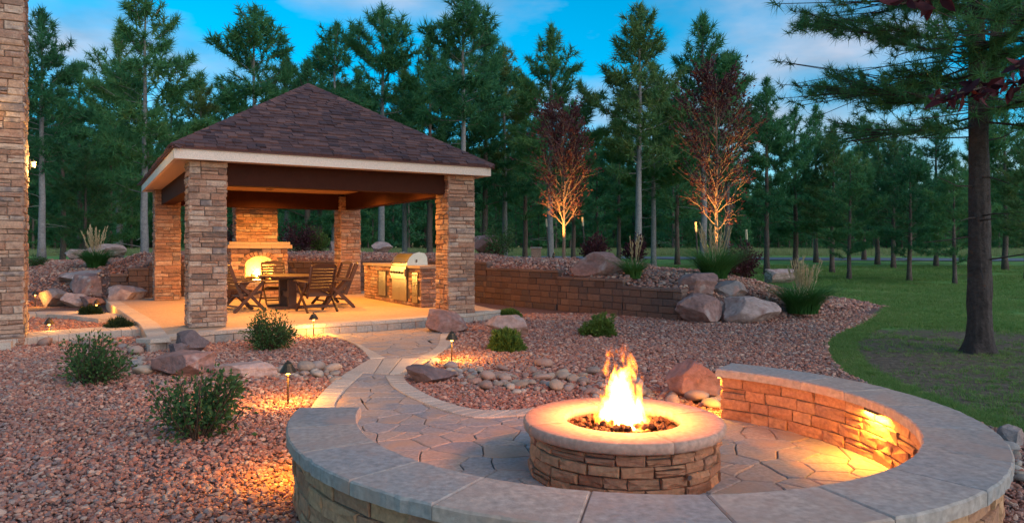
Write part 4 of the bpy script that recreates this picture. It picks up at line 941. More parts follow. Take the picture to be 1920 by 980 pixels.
# ------------------------------------------------------------------ scattered stuff through geometry nodes
def scatter(name, pts, rot, scl, idx, sources, mat=None, kind='stuff', label=None, cat=None):
    col = bpy.data.collections.new(name+' sources')
    for s_ in sources: col.objects.link(s_)
    me = bpy.data.meshes.new(name); me.vertices.add(len(pts)); me.vertices.foreach_set('co', np.asarray(pts, np.float32).ravel())
    for nm, ty, ar in (('rot', 'FLOAT_VECTOR', rot), ('scl', 'FLOAT_VECTOR', scl)):
        a = me.attributes.new(nm, ty, 'POINT'); a.data.foreach_set('vector', np.asarray(ar, np.float32).ravel())
    a = me.attributes.new('idx', 'INT', 'POINT'); a.data.foreach_set('value', np.asarray(idx, np.int32))
    o = link(name, me); tag(o, label, cat, kind=kind)
    ng = bpy.data.node_groups.new(name+' scatter', 'GeometryNodeTree'); ng.interface.new_socket('Geometry', in_out='INPUT', socket_type='NodeSocketGeometry'); ng.interface.new_socket('Geometry', in_out='OUTPUT', socket_type='NodeSocketGeometry')
    N = ng.nodes; L = ng.links; gi = N.new('NodeGroupInput'); go = N.new('NodeGroupOutput'); io = N.new('GeometryNodeInstanceOnPoints'); ci = N.new('GeometryNodeCollectionInfo')
    ci.inputs[0].default_value = col; ci.inputs['Separate Children'].default_value = True; ci.inputs['Reset Children'].default_value = True
    def att(nm, ty): q = N.new('GeometryNodeInputNamedAttribute'); q.data_type = ty; q.inputs[0].default_value = nm; return [s for s in q.outputs if s.enabled][0]
    L.new(gi.outputs[0], io.inputs['Points']); L.new(ci.outputs[0], io.inputs['Instance']); io.inputs['Pick Instance'].default_value = True
    L.new(att('idx', 'INT'), io.inputs['Instance Index']); L.new(att('rot', 'FLOAT_VECTOR'), io.inputs['Rotation']); L.new(att('scl', 'FLOAT_VECTOR'), io.inputs['Scale']); L.new(io.outputs[0], go.inputs[0])
    md = o.modifiers.new('scatter', 'NODES'); md.node_group = ng
    return o
gsrc = [bpy.data.objects.new('gravel_stone', rockmesh('gravel_stone', 400+i, 2, 11, .05, M['gravel'], (1, random.uniform(.55, .95), random.uniform(.38, .65)), hard=1.)) for i in range(7)]
bed = np.array([q for q in BED]); wallpoly = np.vstack([WL, [[3.9, 15.0], [-11.5, 18.9]]])
PT_ = np.array(PT); PATH_ = np.array(PATH)
def keep_flat(q):
    k = inside(bed, q) & ~inside(PATH_, q) & ~inside(PT_, q)
    d = np.hypot(q[:, 0]-CC[0], q[:, 1]-CC[1]); ang = np.degrees(np.arctan2(q[:, 1]-CC[1], q[:, 0]-CC[0])) % 360
    k &= ~((d < 2.20) & (d > 1.8) & ((ang > A0) | (ang < A1-360)))
    for x0, y0, sz in placed:
        if sz > .13: k &= np.hypot(q[:, 0]-x0, q[:, 1]-y0) > sz*.3
    return k
gp = []; gsz = []
def seen(q, mrg=520):
    px = 960+FPX*q[:, 0]/q[:, 1]; return (px > -mrg) & (px < 1920+mrg)
for y0, y1, dens, sz in ((2.2, 5.2, 2500, .0265), (5.2, 8, 2000, .029), (8, 12, 1350, .035), (12, 17, 850, .042)):
    x0, x1 = -1.1*y1-.5, min(1.1*y1+.5, 9); n_ = int((x1-x0)*(y1-y0)*dens); q = np.stack([RNG.uniform(x0, x1, n_), RNG.uniform(y0, y1, n_)], 1)
    q = q[seen(q) & keep_flat(q)]; gp.append(np.c_[q, np.full(len(q), .008)+RNG.uniform(-.006, .010, len(q))]); gsz.append(RNG.lognormal(-.08, .36, len(q)).clip(.4, 2.1)*sz)
# on the mound
m0 = MV[:-1, :-1].reshape(-1, 3); m1 = MV[1:, :-1].reshape(-1, 3); m2 = MV[1:, 1:].reshape(-1, 3); m3 = MV[:-1, 1:].reshape(-1, 3)
ar = np.linalg.norm(np.cross(m1-m0, m3-m0), axis=1); n_ = 70000; k = RNG.choice(len(ar), n_, p=ar/ar.sum()); u_, v_ = RNG.random(n_)[:, None], RNG.random(n_)[:, None]
q = m0[k]*(1-u_)*(1-v_)+m1[k]*u_*(1-v_)+m2[k]*u_*v_+m3[k]*(1-u_)*v_
q = q[seen(q)]; gp.append(q+V(0, 0, .005)); gsz.append(RNG.lognormal(-.08, .33, len(q)).clip(.4, 2.)*.062)
gp = np.vstack(gp); gsz = np.concatenate(gsz); n_ = len(gp)
scatter('gravel', gp, np.stack([RNG.uniform(-.5, .5, n_), RNG.uniform(-.5, .5, n_), RNG.uniform(0, 6.28, n_)], 1), gsz[:, None]*np.ones((1, 3)), RNG.integers(0, 7, n_), gsrc, label='loose crushed red gravel covering the garden beds', cat='gravel')
# lawn blades in tufts
def blades(n, rad, h, w_, curve=.4, seg=2, seed=0, col=(0, 1)):
    rg = np.random.default_rng(seed); a = rg.uniform(0, 2*PI, n); r = rad*np.sqrt(rg.random(n)); b = np.stack([r*np.cos(a), r*np.sin(a), np.zeros(n)], 1)
    oa = a+rg.normal(0, .7, n); o = np.stack([np.cos(oa), np.sin(oa), np.zeros(n)], 1); hh = h*rg.uniform(.55, 1.1, n); cv = curve*rg.uniform(.3, 1.2, n)*hh
    sd_ = np.stack([-np.sin(oa), np.cos(oa), np.zeros(n)], 1); v = []; 
    for k in range(seg+1):
        t = k/seg; c = b+o*(cv*t**1.8)[:, None]+np.array([0, 0, 1])*(hh*(t-.25*curve*t**2.5))[:, None]; ww = w_*(1-t*.92)
        v += [c-sd_*ww/2, c+sd_*ww/2]
    v = np.stack(v, 1).reshape(-1, 3); m = 2*(seg+1); base = np.arange(n)*m
    f = np.concatenate([np.stack([base+2*k, base+2*k+1, base+2*k+3, base+2*k+2], 1) for k in range(seg)])
    return v, f, np.repeat(rg.uniform(col[0], col[1], n), m)
ls = []
for i in range(4): v, f, r = blades(16, .08, .065, .008, .9, 1, i); ls.append(bpy.data.objects.new('lawn_tuft', mesh_np('lawn_tuft', v, f, M['lawnblade'], r)))
n_ = 190000; dq = 8/np.sqrt(RNG.uniform((8/55.)**2, 1, n_)) if False else np.exp(RNG.uniform(np.log(4.2), np.log(50), n_)); aq = RNG.uniform(-.1, 1.15, n_); q = np.stack([dq*aq, dq], 1)
k = ~inside(bed, q) & ~inside(np.vstack([MV[:, 0, :2], MV[::-1, -1, :2]]), q); q = q[k]
fn = np.array([noise.noise(Vector((x*.35, y*.35, 0))) for x, y in q]); worn = np.hypot(q[:, 0]-6.6, q[:, 1]-9.6); led = np.min(np.hypot(q[:, 0][:, None]-le[None, 20:, 0], q[:, 1][:, None]-le[None, 20:, 1]), 1); q = q[(led < .45) | (RNG.random(len(q)) < np.clip(.55+fn*1.0, .05, 1)) & ((worn > 3.2+1.5*fn) | (RNG.random(len(q)) < .22))]; n_ = len(q)
sc_ = RNG.uniform(.6, 1.4, n_)*np.clip(q[:, 1]/15, .7, 2.4)
scatter('lawn_grass', np.c_[q, terr(q[:, 0], q[:, 1])], np.stack([np.zeros(n_), np.zeros(n_), RNG.uniform(0, 6.28, n_)], 1), sc_[:, None]*np.ones((1, 3)), RNG.integers(0, 4, n_), ls, label='rough lawn grass beyond the gravel garden', cat='grass')
# longer grass along the bed edge and meadow past the road
ms = []
for i in range(3): v, f, r = blades(14, .25, .5, .03, .5, 1, 20+i); ms.append(bpy.data.objects.new('meadow_tuft', mesh_np('meadow_tuft', v, f, M['meadow'], r)))
n_ = 12000; q = np.stack([RNG.uniform(-60, 80, n_), RNG.uniform(70, 100, n_)], 1); sc_ = RNG.uniform(.7, 1.5, n_)
scatter('meadow_grass', np.c_[q, terr(q[:, 0], q[:, 1])], np.stack([np.zeros(n_), np.zeros(n_), RNG.uniform(0, 6.28, n_)], 1), sc_[:, None]*np.ones((1, 3)), RNG.integers(0, 3, n_), ms, label='pale tall meadow grass beyond the road', cat='grass')

# ------------------------------------------------------------------ path lamps
def path_lamp(px, py, z, hgt, label, watts):
    b = g(px, py, z); o = empty('path_light', b, label, 'path light', 'low path lamps')
    MB().lathe([(.03, 0), (.012, .015), (.009, hgt-.16), (.008, hgt-.088)], 10, b).build('stem', M['bronze'], o)
    MB().lathe([(.016, hgt-.085), (.019, hgt-.07), (.018, hgt-.03)], 12, b).build('lens', M['bulb'], o)
    MB().lathe([(.082, hgt-.066), (.085, hgt-.058), (.045, hgt+.008), (.042, hgt+.020), (.018, hgt+.038), (.006, hgt+.055)], 18, b).build('shade', M['bronze'], o)
    lamp('lamp', 'POINT', (0, 0, hgt-.115), watts, (1, .42, .06), o, .045)
PLW = 13
path_lamp(588, 634, .0, .40, 'bronze path lamp between the patio step and the rounded shrub', PLW)
path_lamp(847, 682, .0, .40, 'bronze path lamp on the path border near the lime juniper', PLW)
path_lamp(540, 764, .0, .42, 'bronze path lamp beside the foreground shrub and path', PLW)
path_lamp(181, 585, .1, .24, 'short path lamp in front of the pale boulder by the walkway', PLW)
path_lamp(66, 576, .0, .40, 'path lamp half hidden behind the house pillar and rock pile', PLW*.5)
path_lamp(92, 632, .0, .30, 'path lamp behind the left leafy shrub near the house pillar', PLW*1.2)

# ------------------------------------------------------------------ house pillar at the left
HP = P(0, 0); pil0 = V(-7.78, 11.45, 0); PWD = .95
pil = empty('house_pillar', pil0-PU*PWD/2+PV*.45, 'tall stone veneer house pillar with lit lanterns', 'pillar')
c = pil0-PU*(PWD/2)+PV*(.45); MB().box((c[0], c[1], 3.2), PU*PWD/2, PV*.45, UP*3.2).build('masonry_core', M['mortar'], pil)
sta = veneer(PWD, 6.4, (pil0-PU*PWD, PU, UP, -PV), (.07, .15), (.15, .42), proud=(.012, .04))+veneer(.9, 6.4, (pil0, PV, UP, PU), (.07, .15), (.15, .42), vis=.3)
pieces(pil, 'stone', sta, M['veneer'], 300)
MB().box(c-PU*.6-PV*.55+V(0, 0, .07), PU*.95, PV*.3, UP*.07).build('base_slab', M['paver'], pil)
def lantern(pos, en, label, watts, k=1.):
    o = empty('wall_lantern', pos, label, 'wall lantern'); c = pos+en*.16*k; kk = lambda pr: [(r*k, z*k) for r, z in pr]
    MB().box(pos+en*.012, np.cross(UP, en)*.05, en*.012, UP*.09).build('back_plate', M['dark'], o)
    MB().tube([pos+en*.02+UP*.05, pos+en*.16*k+UP*.19*k, pos+en*.16*k+UP*.15*k], .012, 6).build('arm', M['dark'], o)
    MB().lathe(kk([(.065, -.12), (.06, -.10), (.085, .08), (.08, .09)]), 8, c).build('glass', M['bulbsoft'], o); MB().lathe(kk([(.10, .092), (.11, .10), (.03, .16), (.012, .18)]), 8, c).build('cap', M['dark'], o); MB().lathe(kk([(.07, -.14), (.07, -.122)]), 8, c).build('base', M['dark'], o)
    lamp('lantern_light', 'POINT', en*.34*k-UP*.02, watts, (1, .62, .2), o, .06)
lantern(pil0-PU*.46-PV*.03+UP*3.75, -PV, 'black wall lantern glowing on the front of the house pillar', 1.5)
lantern(pil0+PU*.035+PV*.80+UP*3.0, PU, 'black wall lantern on the garden side of the house pillar', 16, .4)

# ------------------------------------------------------------------ plants
def leaf_quads(pos, axis, ln, wd, rg, fold=.25):
    """one folded leaf (two quads) at each position pointing along axis"""
    n = len(pos); axis = axis/(np.linalg.norm(axis, axis=1)[:, None]+1e-9); rv = rg.normal(0, 1, (n, 3)); sd_ = np.cross(axis, rv); sd_ /= np.linalg.norm(sd_, axis=1)[:, None]+1e-9; up = np.cross(sd_, axis)
    l_ = ln*rg.uniform(.6, 1.2, n)[:, None]; w_ = wd*rg.uniform(.7, 1.2, n)[:, None]
    a = pos; b = pos+axis*l_; m = pos+axis*l_*.5; v = np.stack([a, m+sd_*w_/2+up*fold*w_, b, m-sd_*w_/2+up*fold*w_], 1).reshape(-1, 3); i = np.arange(n)*4
    return v, np.concatenate([np.stack([i, i+1, i+2], 1), np.stack([i, i+2, i+3], 1)]), np.repeat(rg.random(n), 4)
def shrub(name, loc, h, rad, leaf, label, cat='shrub', nst=26, lv=2600, ln=.05, wd=.03, dome=1., group=None, stemm='stem', seed=1, up=.5):
    rg = np.random.default_rng(seed); root = empty(name, loc, label, cat, group); loc = V(*loc); m = MB(); tips = []; dirs = []
    for i in range(nst):
        a = rg.uniform(0, 2*PI); r = rad*math.sqrt(rg.random()); top = loc+V(r*math.cos(a), r*math.sin(a), h*(math.sqrt(max(0, 1-(r/rad)**2*.8))*dome+(1-dome))*rg.uniform(.72, 1.08))
        b = loc+V(.12*r*math.cos(a), .12*r*math.sin(a), -.02); mid = b*.45+top*.55+V(*(rg.normal(0, .05, 2)*rad), .04*h)+V(r*.1*math.cos(a), r*.1*math.sin(a), 0); pts = [b, (b+mid)/2+V(*(rg.normal(0, .03, 3)*rad)), mid, top]; m.tube(pts, [.010, .008, .006, .003], 4)
        k = int(lv/nst); t = rg.uniform(.22, 1, k)**.8; pp = ip(pts, t*3); ex_ = rg.normal(0, 1, (k, 3))*rad*.13*(1.2-.5*t)[:, None]; tips.append(pp+ex_); dirs.append(ex_/(rad*.13)+V(math.cos(a)*.6, math.sin(a)*.6, up))
    m.build('stem', M[stemm], root)
    v, f, r = leaf_quads(np.vstack(tips), np.vstack(dirs), ln, wd, rg); v[:, 2] = np.maximum(v[:, 2], loc[2]+.012)
    part('foliage', v, f, M[leaf], root, r); return root
def tuftmound(name, loc, h, rad, leaf, label, cat='shrub', nt=420, k=16, ln=.09, wd=.009, seed=1, group=None, lump=.25):
    """dense needle mound"""
    rg = np.random.default_rng(seed); root = empty(name, loc, label, cat, group); loc = V(*loc); d = rg.normal(0, 1, (nt, 3)); d[:, 2] = np.abs(d[:, 2]); d /= np.linalg.norm(d, axis=1)[:, None]
    lm = np.array([1+lump*noise.noise(Vector(tuple(x*2.2+seed))) for x in d]); pos = loc+d*np.array([rad, rad, h])*(lm*rg.uniform(.55, 1., nt))[:, None]*.9
    m = MB(); 
    for i in range(0, nt, 14): m.tube([loc-V(0, 0, .02), loc*.5+pos[i]*.5-V(0, 0, .03*h), pos[i]], [.008, .006, .003], 4)
    m.build('stem', M['stem'], root)
    ax = np.repeat(d+V(0, 0, .35), k, 0)+rg.normal(0, .55, (nt*k, 3)); pp = np.repeat(pos, k, 0)+rg.normal(0, .012, (nt*k, 3)); v, f, r = leaf_quads(pp, ax, ln, wd, rg, .1); v[:, 2] = np.maximum(v[:, 2], loc[2]+.01)
    part('foliage', v, f, M[leaf], root, r*.6+np.repeat(np.repeat(rg.random(nt), k), 4)*.4); return root
def reed(loc, h, rad, label, nb=380, npl=26, ph=1.0, seed=1):
    rg = np.random.default_rng(seed); root = empty('reed_grass', loc, label, 'grass clump', 'feather reed grass clumps'); loc = V(*loc)
    v, f, r = blades(int(nb*1.9), rad*.42, h*1.38, .0135*max(1, loc[1]/12), 1.25, 4, seed); part('blades', v+loc, f, M['grass'], root, r)
    m = MB(); pv = []; pf = []; pr_ = []
    for i in range(npl):
        a = rg.uniform(0, 2*PI); t = rg.uniform(0, .34); d = V(math.cos(a)*t, math.sin(a)*t, 1); d /= np.linalg.norm(d); L_ = ph*rg.uniform(.75, 1.05); b = loc+V(math.cos(a), math.sin(a), 0)*rad*.15*rg.random(); m.tube([b, b+d*L_*.55, b+d*L_+V(d[0]*.08, d[1]*.08, 0)], [.005, .004, .003], 4)
        k = 26; tt_ = rg.uniform(.55, 1.0, k); pp = b+d*(L_*tt_)[:, None]+V(d[0], d[1], 0)*(.08*(tt_-.5)*2)[:, None]; vv, ff, rr_ = leaf_quads(pp, d+rg.normal(0, .16, (k, 3)), .12, .016*max(1, loc[1]/14), rg); pf.append(ff+sum(len(x) for x in pv)); pv.append(vv); pr_.append(rr_)
    m.build('stalks', M['plume'], root); part('plumes', np.vstack(pv), np.vstack(pf), M['plume'], root, np.concatenate(pr_)); return root
shrub('leafy_shrub', g(370, 824), .62, .40, 'leaf', 'airy leafy shrub in the foreground gravel by the seat wall', nst=40, lv=1500, ln=.052, wd=.032, seed=3)
shrub('leafy_shrub', g(166, 720), .58, .46, 'leaf', 'wide leafy shrub near the foot of the house pillar', nst=44, lv=1700, ln=.05, wd=.032, seed=4)
shrub('leafy_shrub', g(503, 657), .60, .40, 'leaf', 'rounded dense shrub in front of the patio step', nst=60, lv=3400, ln=.045, wd=.026, seed=5, dome=1.)
tuftmound('dwarf_pine', g(170, 598), .30, .28, 'mugo', 'small dark dwarf pine on the gravel strip between the walks', seed=6)
tuftmound('dwarf_pine', g(222, 627), .30, .29, 'mugo', 'small dark dwarf pine below the patio corner', seed=7)
tuftmound('juniper', g(950, 659), .36, .29, 'lime', 'bright lime green juniper in front of a pale boulder', ln=.07, wd=.016, seed=8)
tuftmound('juniper', g(952, 597), .20, .34, 'lime', 'low lime green juniper behind a pale boulder by the patio', ln=.07, wd=.016, seed=9)
tuftmound('juniper', g(1125, 631), .38, .31, 'lime', 'lone lime green juniper in the gravel below the retaining wall', ln=.07, wd=.016, seed=10, lump=.6)
reed(hit(180, 502), .62, .55, 'straw topped reed grass on the mound beside pale boulders', ph=1.25, seed=11)
reed(hit(1340, 522), .80, .70, 'tall reed grass at the trunk of the larger uplit tree', ph=1.45, npl=24, nb=520, seed=12)
reed(g(1505, 587, .12), .70, .75, 'wide reed grass clump at the right end of the gravel mound', ph=1.2, npl=30, nb=620, seed=13)
reed(hit(1188, 524), .55, .36, 'small reed grass clump beside the wedge shaped boulder', ph=.95, npl=6, nb=220, seed=14)
def purple(px, py, h, rad, lb, seed, leaf='purple', ln=.09, wd=.055, lv=1300): shrub('barberry' if leaf == 'purple' else 'garden_shrub', hit(px, py), h, rad, leaf, lb, nst=30, lv=lv, ln=ln, wd=wd, seed=seed)
purple(1117, 487, .85, .50, 'dark purple shrub left of the wedge shaped boulder', 15)
purple(1193, 487, .95, .42, 'narrow purple shrub behind the small reed grass', 16)
purple(1392, 508, 1.0, .65, 'wide purple shrub right of the larger uplit tree', 17)
purple(562, 465, 1.1, .75, 'dark purple shrub on the mound seen through the pavilion', 18)
purple(440, 462, .9, .45, 'purple shrub on the mound behind the fireplace', 19)
purple(597, 463, .95, .40, 'bright green rounded shrub seen through the pavilion', 20, 'lime', .06, .03, 2600)
purple(935, 472, 1.1, .75, 'pale green shrub over the tilted brown boulder', 21, 'leaf', .09, .05, 1300)
purple(68, 500, .4, .35, 'low green shrub beside the house pillar on the mound', 22, 'leaf', .06, .03, 900)
shrub('garden_shrub', g(945, 615), .2, .2, 'lime', 'tiny lime shoot between the boulder and the juniper', nst=10, lv=300, ln=.03, wd=.02, seed=23)
# stakes guarding the young trees
for px, py, tp, lb in ((1030, 478, 410, 'leaning stake with pale sleeve left of the smaller uplit tree'), (1098, 480, 407, 'stake with pale sleeve right of the smaller uplit tree'), (1310, 495, 416, 'stake with pale sleeve left of the larger uplit tree'), (1405, 505, 430, 'stake with pale sleeve right of the larger uplit tree')):
    b = hit(px, py); t_ = V((px-6-960)/FPX*b[1], b[1], CAMZ+(V0-tp)*b[1]/FPX); o = empty('tree_stake', b, lb, 'stake', 'tree stakes'); d = t_-b
    MB().tube([b, b+d*.82], .022, 6).build('post', M['stake'], o); MB().tube([b+d*.80, t_], .032, 6).build('sleeve', M['tape'], o)
# ------------------------------------------------------------------ pines
def pine_geo(seed, h=12., cb=.35, spread=.20, nb=75, k=18, nl=.30, nw=.030, r0=.17, tmul=1., lean=0., sparse=0., deadlow=6, droop=2, wig=1., trunk=True):
    rg = np.random.default_rng(seed); tk = MB(); n_ = 12
    wx, wy = rg.normal(0, .035*h/12, n_+1).cumsum()*.5, rg.normal(0, .035*h/12, n_+1).cumsum()*.5; wx -= wx[0]; wy -= wy[0]
    zz = np.linspace(0, h, n_+1); tp = np.stack([wx+lean*zz, wy, zz-.12*(zz == 0)], 1); rr_ = r0*(1-.93*(zz/h)**1.05)+.008; rr_[0] *= 1.35
    if trunk: tk.tube([tuple(p) for p in tp], list(rr_), 9)
    at_ = lambda z: V(np.interp(z, zz, tp[:, 0]), np.interp(z, zz, tp[:, 1]), z)
    TP = []; TA = []; az = rg.uniform(0, 6.28)
    for i in range(nb):
        fr_ = (i+rg.random())/nb; fr_ = fr_**.9; z = h*(cb+(1-cb)*.985*fr_); az += 2.4+rg.normal(0, .5)
        pf = (1-fr_**1.5)**.88*(.60+.40*min(1, fr_*3.2))+.04; Lb = spread*h*pf*rg.choice((.5, .8, 1., 1.25))*rg.uniform(.75, 1.15)
        if sparse and rg.random() < sparse: continue
        el = R(droop+(48-droop)*fr_**(1.2 if droop > -20 else .8)+rg.normal(0, 9)); d = V(math.cos(az)*math.cos(el), math.sin(az)*math.cos(el), math.sin(el)); p0 = at_(z); cur = .26*Lb*rg.uniform(.4, 1.4)
        bend = V(-math.sin(az), math.cos(az), 0)*rg.normal(0, .10)*Lb*wig
        bp = [p0+d*Lb*t+UP*cur*t**2.2+bend*t**2 for t in (0, .35, .7, 1.)]; tk.tube([tuple(x) for x in bp], [r0*.16*max(.35, 1-fr_), r0*.11*max(.35, 1-fr_), .014, .008], 4, cap=False)
        nt_ = max(2, int(Lb/.34*tmul)); ts = np.linspace((.40 if Lb > .8 else .3)*(1 if wig == 1 else .6), 1, nt_)
        for t in ts:
            c = ip(bp, [t*3])[0]; TP.append(c); TA.append(d+UP*.9+rg.normal(0, .25, 3))
            if t < .97 and Lb > .7:
                for sgn in (-1, 1):
                    if rg.random() < .75:
                        sl_ = Lb*(1.05-t)*rg.uniform(.35, .7)+.18; sdv = np.cross(d, UP)*sgn; sdv /= np.linalg.norm(sdv)+1e-9; sdir = d*.75+sdv*.9+UP*rg.uniform(-.05, .5); sdir /= np.linalg.norm(sdir); e_ = c+sdir*sl_
                        tk.tube([tuple(c), tuple(e_)], [.012, .006], 3, cap=False); TP.append(e_); TA.append(sdir+UP*.5)
                        if sl_ > .45: TP.append(c+sdir*sl_*.6+rg.normal(0, .06, 3)); TA.append(sdir+UP*.7)
    for i in range(deadlow):
        z = h*cb*rg.uniform(.35, 1.); az = rg.uniform(0, 6.28); L_ = rg.uniform(.4, 1.3); p0 = at_(z); d = V(math.cos(az), math.sin(az), rg.uniform(-.2, .25)); tk.tube([tuple(p0), tuple(p0+d*L_*.5), tuple(p0+d*L_+UP*rg.normal(0, .1))], [.016, .011, .005], 3, cap=False)
    TP.append(at_(h)); TA.append(UP*1.)
    TP = np.array(TP); TA = np.array(TA); TA /= np.linalg.norm(TA, axis=1)[:, None]; T = len(TP)
    ax = np.repeat(TA, k, 0); rv = rg.normal(0, 1, (T*k, 3)); dr = ax*rg.uniform(-.05, .95, (T*k, 1))+rv*.58; dr /= np.linalg.norm(dr, axis=1)[:, None]
    ln = nl*rg.uniform(.65, 1.15, (T*k, 1)); b0 = np.repeat(TP, k, 0)+ax*rg.uniform(-.12, .08, (T*k, 1))*nl/.3; sd_ = np.cross(dr, rg.normal(0, 1, (T*k, 3))); sd_ /= np.linalg.norm(sd_, axis=1)[:, None]+1e-9
    v = np.stack([b0-sd_*nw/2, b0+sd_*nw/2, b0+dr*ln+rg.normal(0, .01, (T*k, 3))], 1).reshape(-1, 3); f = np.arange(T*k*3).reshape(-1, 3)
    return tk, v, f, np.repeat(np.repeat(rg.random(T), k)*.7+rg.random(T*k)*.3, 3)
VAR = {}
def variant(key, bark='greybark', needle='needles', **kw):
    tk, v, f, r = pine_geo(**kw); h = kw.get('h', 12.)
    VAR[key] = (mesh_np('trunk', np.array(tk.v), tk.f, M[bark], np.array(tk.r), True), mesh_np('crown', v, f, M[needle], r), h)
variant('A', seed=1, h=12, cb=.30, spread=.22, nb=64, sparse=.15, k=32, nl=.41, nw=.043)
variant('B', seed=2, h=12, cb=.34, spread=.195, nb=72, k=32, nl=.41, nw=.043)
variant('C', seed=3, h=12, cb=.38, spread=.205, nb=64, needle='needles2', k=32, nl=.41, nw=.043)
variant('D', seed=4, h=12, cb=.24, spread=.205, nb=74, bark='bark', k=28, nl=.40, nw=.044)
variant('E', seed=5, h=12, cb=.52, spread=.19, nb=58, sparse=.15, k=32, nl=.41, nw=.043)
variant('F', seed=6, h=9, cb=.17, spread=.27, nb=64, bark='bark', k=28, nl=.34, nw=.038, r0=.15)
variant('G', seed=7, h=9, cb=.22, spread=.25, nb=62, bark='bark', needle='needles2', k=28, nl=.34, nw=.038, r0=.15)
def pine(px, dist, top, key, label, group=None, rot=None):
    x = (px-960)/FPX*dist; z = drop(x, dist)-.03; h = CAMZ+(V0-top)*dist/FPX-z; tk, cr_, h0 = VAR[key]; o = empty('pine_tree', (x, dist, z), label, 'pine tree', group); s_ = h/h0; o.scale = (s_, s_, s_); o.rotation_euler = (0, 0, random.uniform(0, 6.28) if rot is None else rot)
    link('trunk', tk, o); link('crown', cr_, o); return o
pine(270, 27, -14, 'A', 'tall open-crowned pine with grey trunk left of the pavilion roof', rot=1.0)
pine(78, 25, 22, 'B', 'dense dark pine just right of the house pillar')
pine(475, 36, 18, 'E', 'tall slim pine rising behind the left slope of the pavilion roof')
pine(628, 42, 46, 'A', 'pine with spreading top behind the pavilion roof peak')
pine(715, 36, 20, 'E', 'sparse tall pine behind the right slope of the pavilion roof')
pine(868, 32, -6, 'E', 'tallest slender pine behind the right end of the pavilion roof')
pine(1033, 37, 54, 'B', 'tall narrow pine behind the smaller uplit tree')
pine(1197, 34, 12, 'C', 'tall full pine with pale trunk between the two uplit trees')
pine(1318, 36, 32, 'B', 'tall dark pine behind the larger uplit tree')
for px, d, t, k, lb in ((20, 30, 90, 'D', 'dark pine largely hidden behind the stone house pillar'), (118, 34, 175, 'F', 'bushy low pine between the house pillar and the grey trunked pine'), (150, 40, 120, 'D', 'dense pine crown behind the left reed grass'),
 (205, 36, 215, 'F', 'short bushy pine behind the pale boulder on the left mound'), (225, 44, 60, 'B', 'narrow pine close behind the tall open-crowned grey pine'), (320, 38, 165, 'D', 'full pine just left of the pavilion roof hip'), (375, 43, 150, 'C', 'yellowish pine over the left slope of the pavilion roof'),
 (420, 46, 165, 'D', 'dark pine low over the left slope of the pavilion roof'), (540, 44, 110, 'C', 'yellowish pine left of the pavilion roof peak'), (575, 40, 120, 'F', 'short wide pine directly behind the pavilion roof peak'), (600, 50, 90, 'D', 'dark pine filling the gap beside the pavilion roof peak'),
 (670, 48, 130, 'D', 'dark full pine above the right slope of the pavilion roof'), (760, 46, 130, 'C', 'yellowish pine above the middle of the right roof slope'), (805, 41, 70, 'D', 'tall dark pine beside the tallest slender pine'), (160, 30, 280, 'G', 'small yellowish pine at the back of the left mound')):
    pine(px, d, t, k, lb, 'pines behind the pavilion')
for px, d, t, k, lb in ((835, 46, 100, 'D', 'dark pine just left of the tallest slender pine trunk'), (910, 43, 60, 'D', 'dark full pine above the right corner of the pavilion eave'), (946, 45, 92, 'C', 'yellowish pine over the pale shrub beside the front column'), (985, 50, 150, 'D', 'dark pine left of the smaller uplit tree'),
 (1075, 52, 190, 'D', 'short dark pine right of the smaller uplit tree crown'), (1120, 58, 260, 'F', 'low distant pine above the wedge shaped boulder'), (1225, 40, 120, 'B', 'slim pine touching the pale trunked pine'), (1270, 52, 170, 'D', 'dark pine left of the larger uplit tree'), (1362, 42, 100, 'C', 'yellowish pine right behind the larger uplit tree crown'), (1160, 55, 200, 'D', 'distant dark pine left of the pale trunked pine')):
    pine(px, d, t, k, lb, 'pines behind the uplit trees')
for px, d, t, k, lb in ((1438, 38, 150, 'D', 'tallest lawn pine just right of the larger uplit tree'), (1492, 42, 205, 'F', 'lawn pine behind the small pink boulder on the mound'), (1560, 40, 240, 'G', 'yellowish lawn pine right of the wide reed grass clump'), (1592, 33.5, 285, 'F', 'short near lawn pine beyond the tip of the gravel mound'),
 (1645, 52, 235, 'F', 'lawn pine set far back near the road between nearer trunks'), (1675, 46, 250, 'G', 'yellowish pine far back on the lawn by the road'), (1705, 33, 270, 'F', 'near lawn pine midway between the mound tip and the big pine'), (1755, 48, 215, 'D', 'tall far lawn pine under the big pine branches'),
 (1790, 30, 300, 'F', 'nearest low lawn pine just left of the big pine trunk'), (1850, 50, 180, 'D', 'tall far pine directly behind the big pine trunk'), (1885, 44, 200, 'F', 'bushy far pine right of the big pine trunk'), (1925, 34, 260, 'G', 'yellowish pine at the lawn side past the big pine'), (1620, 60, 220, 'D', 'distant dark pine across the road behind the lawn pines'), (1530, 56, 200, 'D', 'distant dark pine rising between the first lawn pines'), (1960, 48, 120, 'D', 'tall dark pine beyond the big pine on its right')):
    pine(px, d, t, k, lb, 'pines on the right lawn')
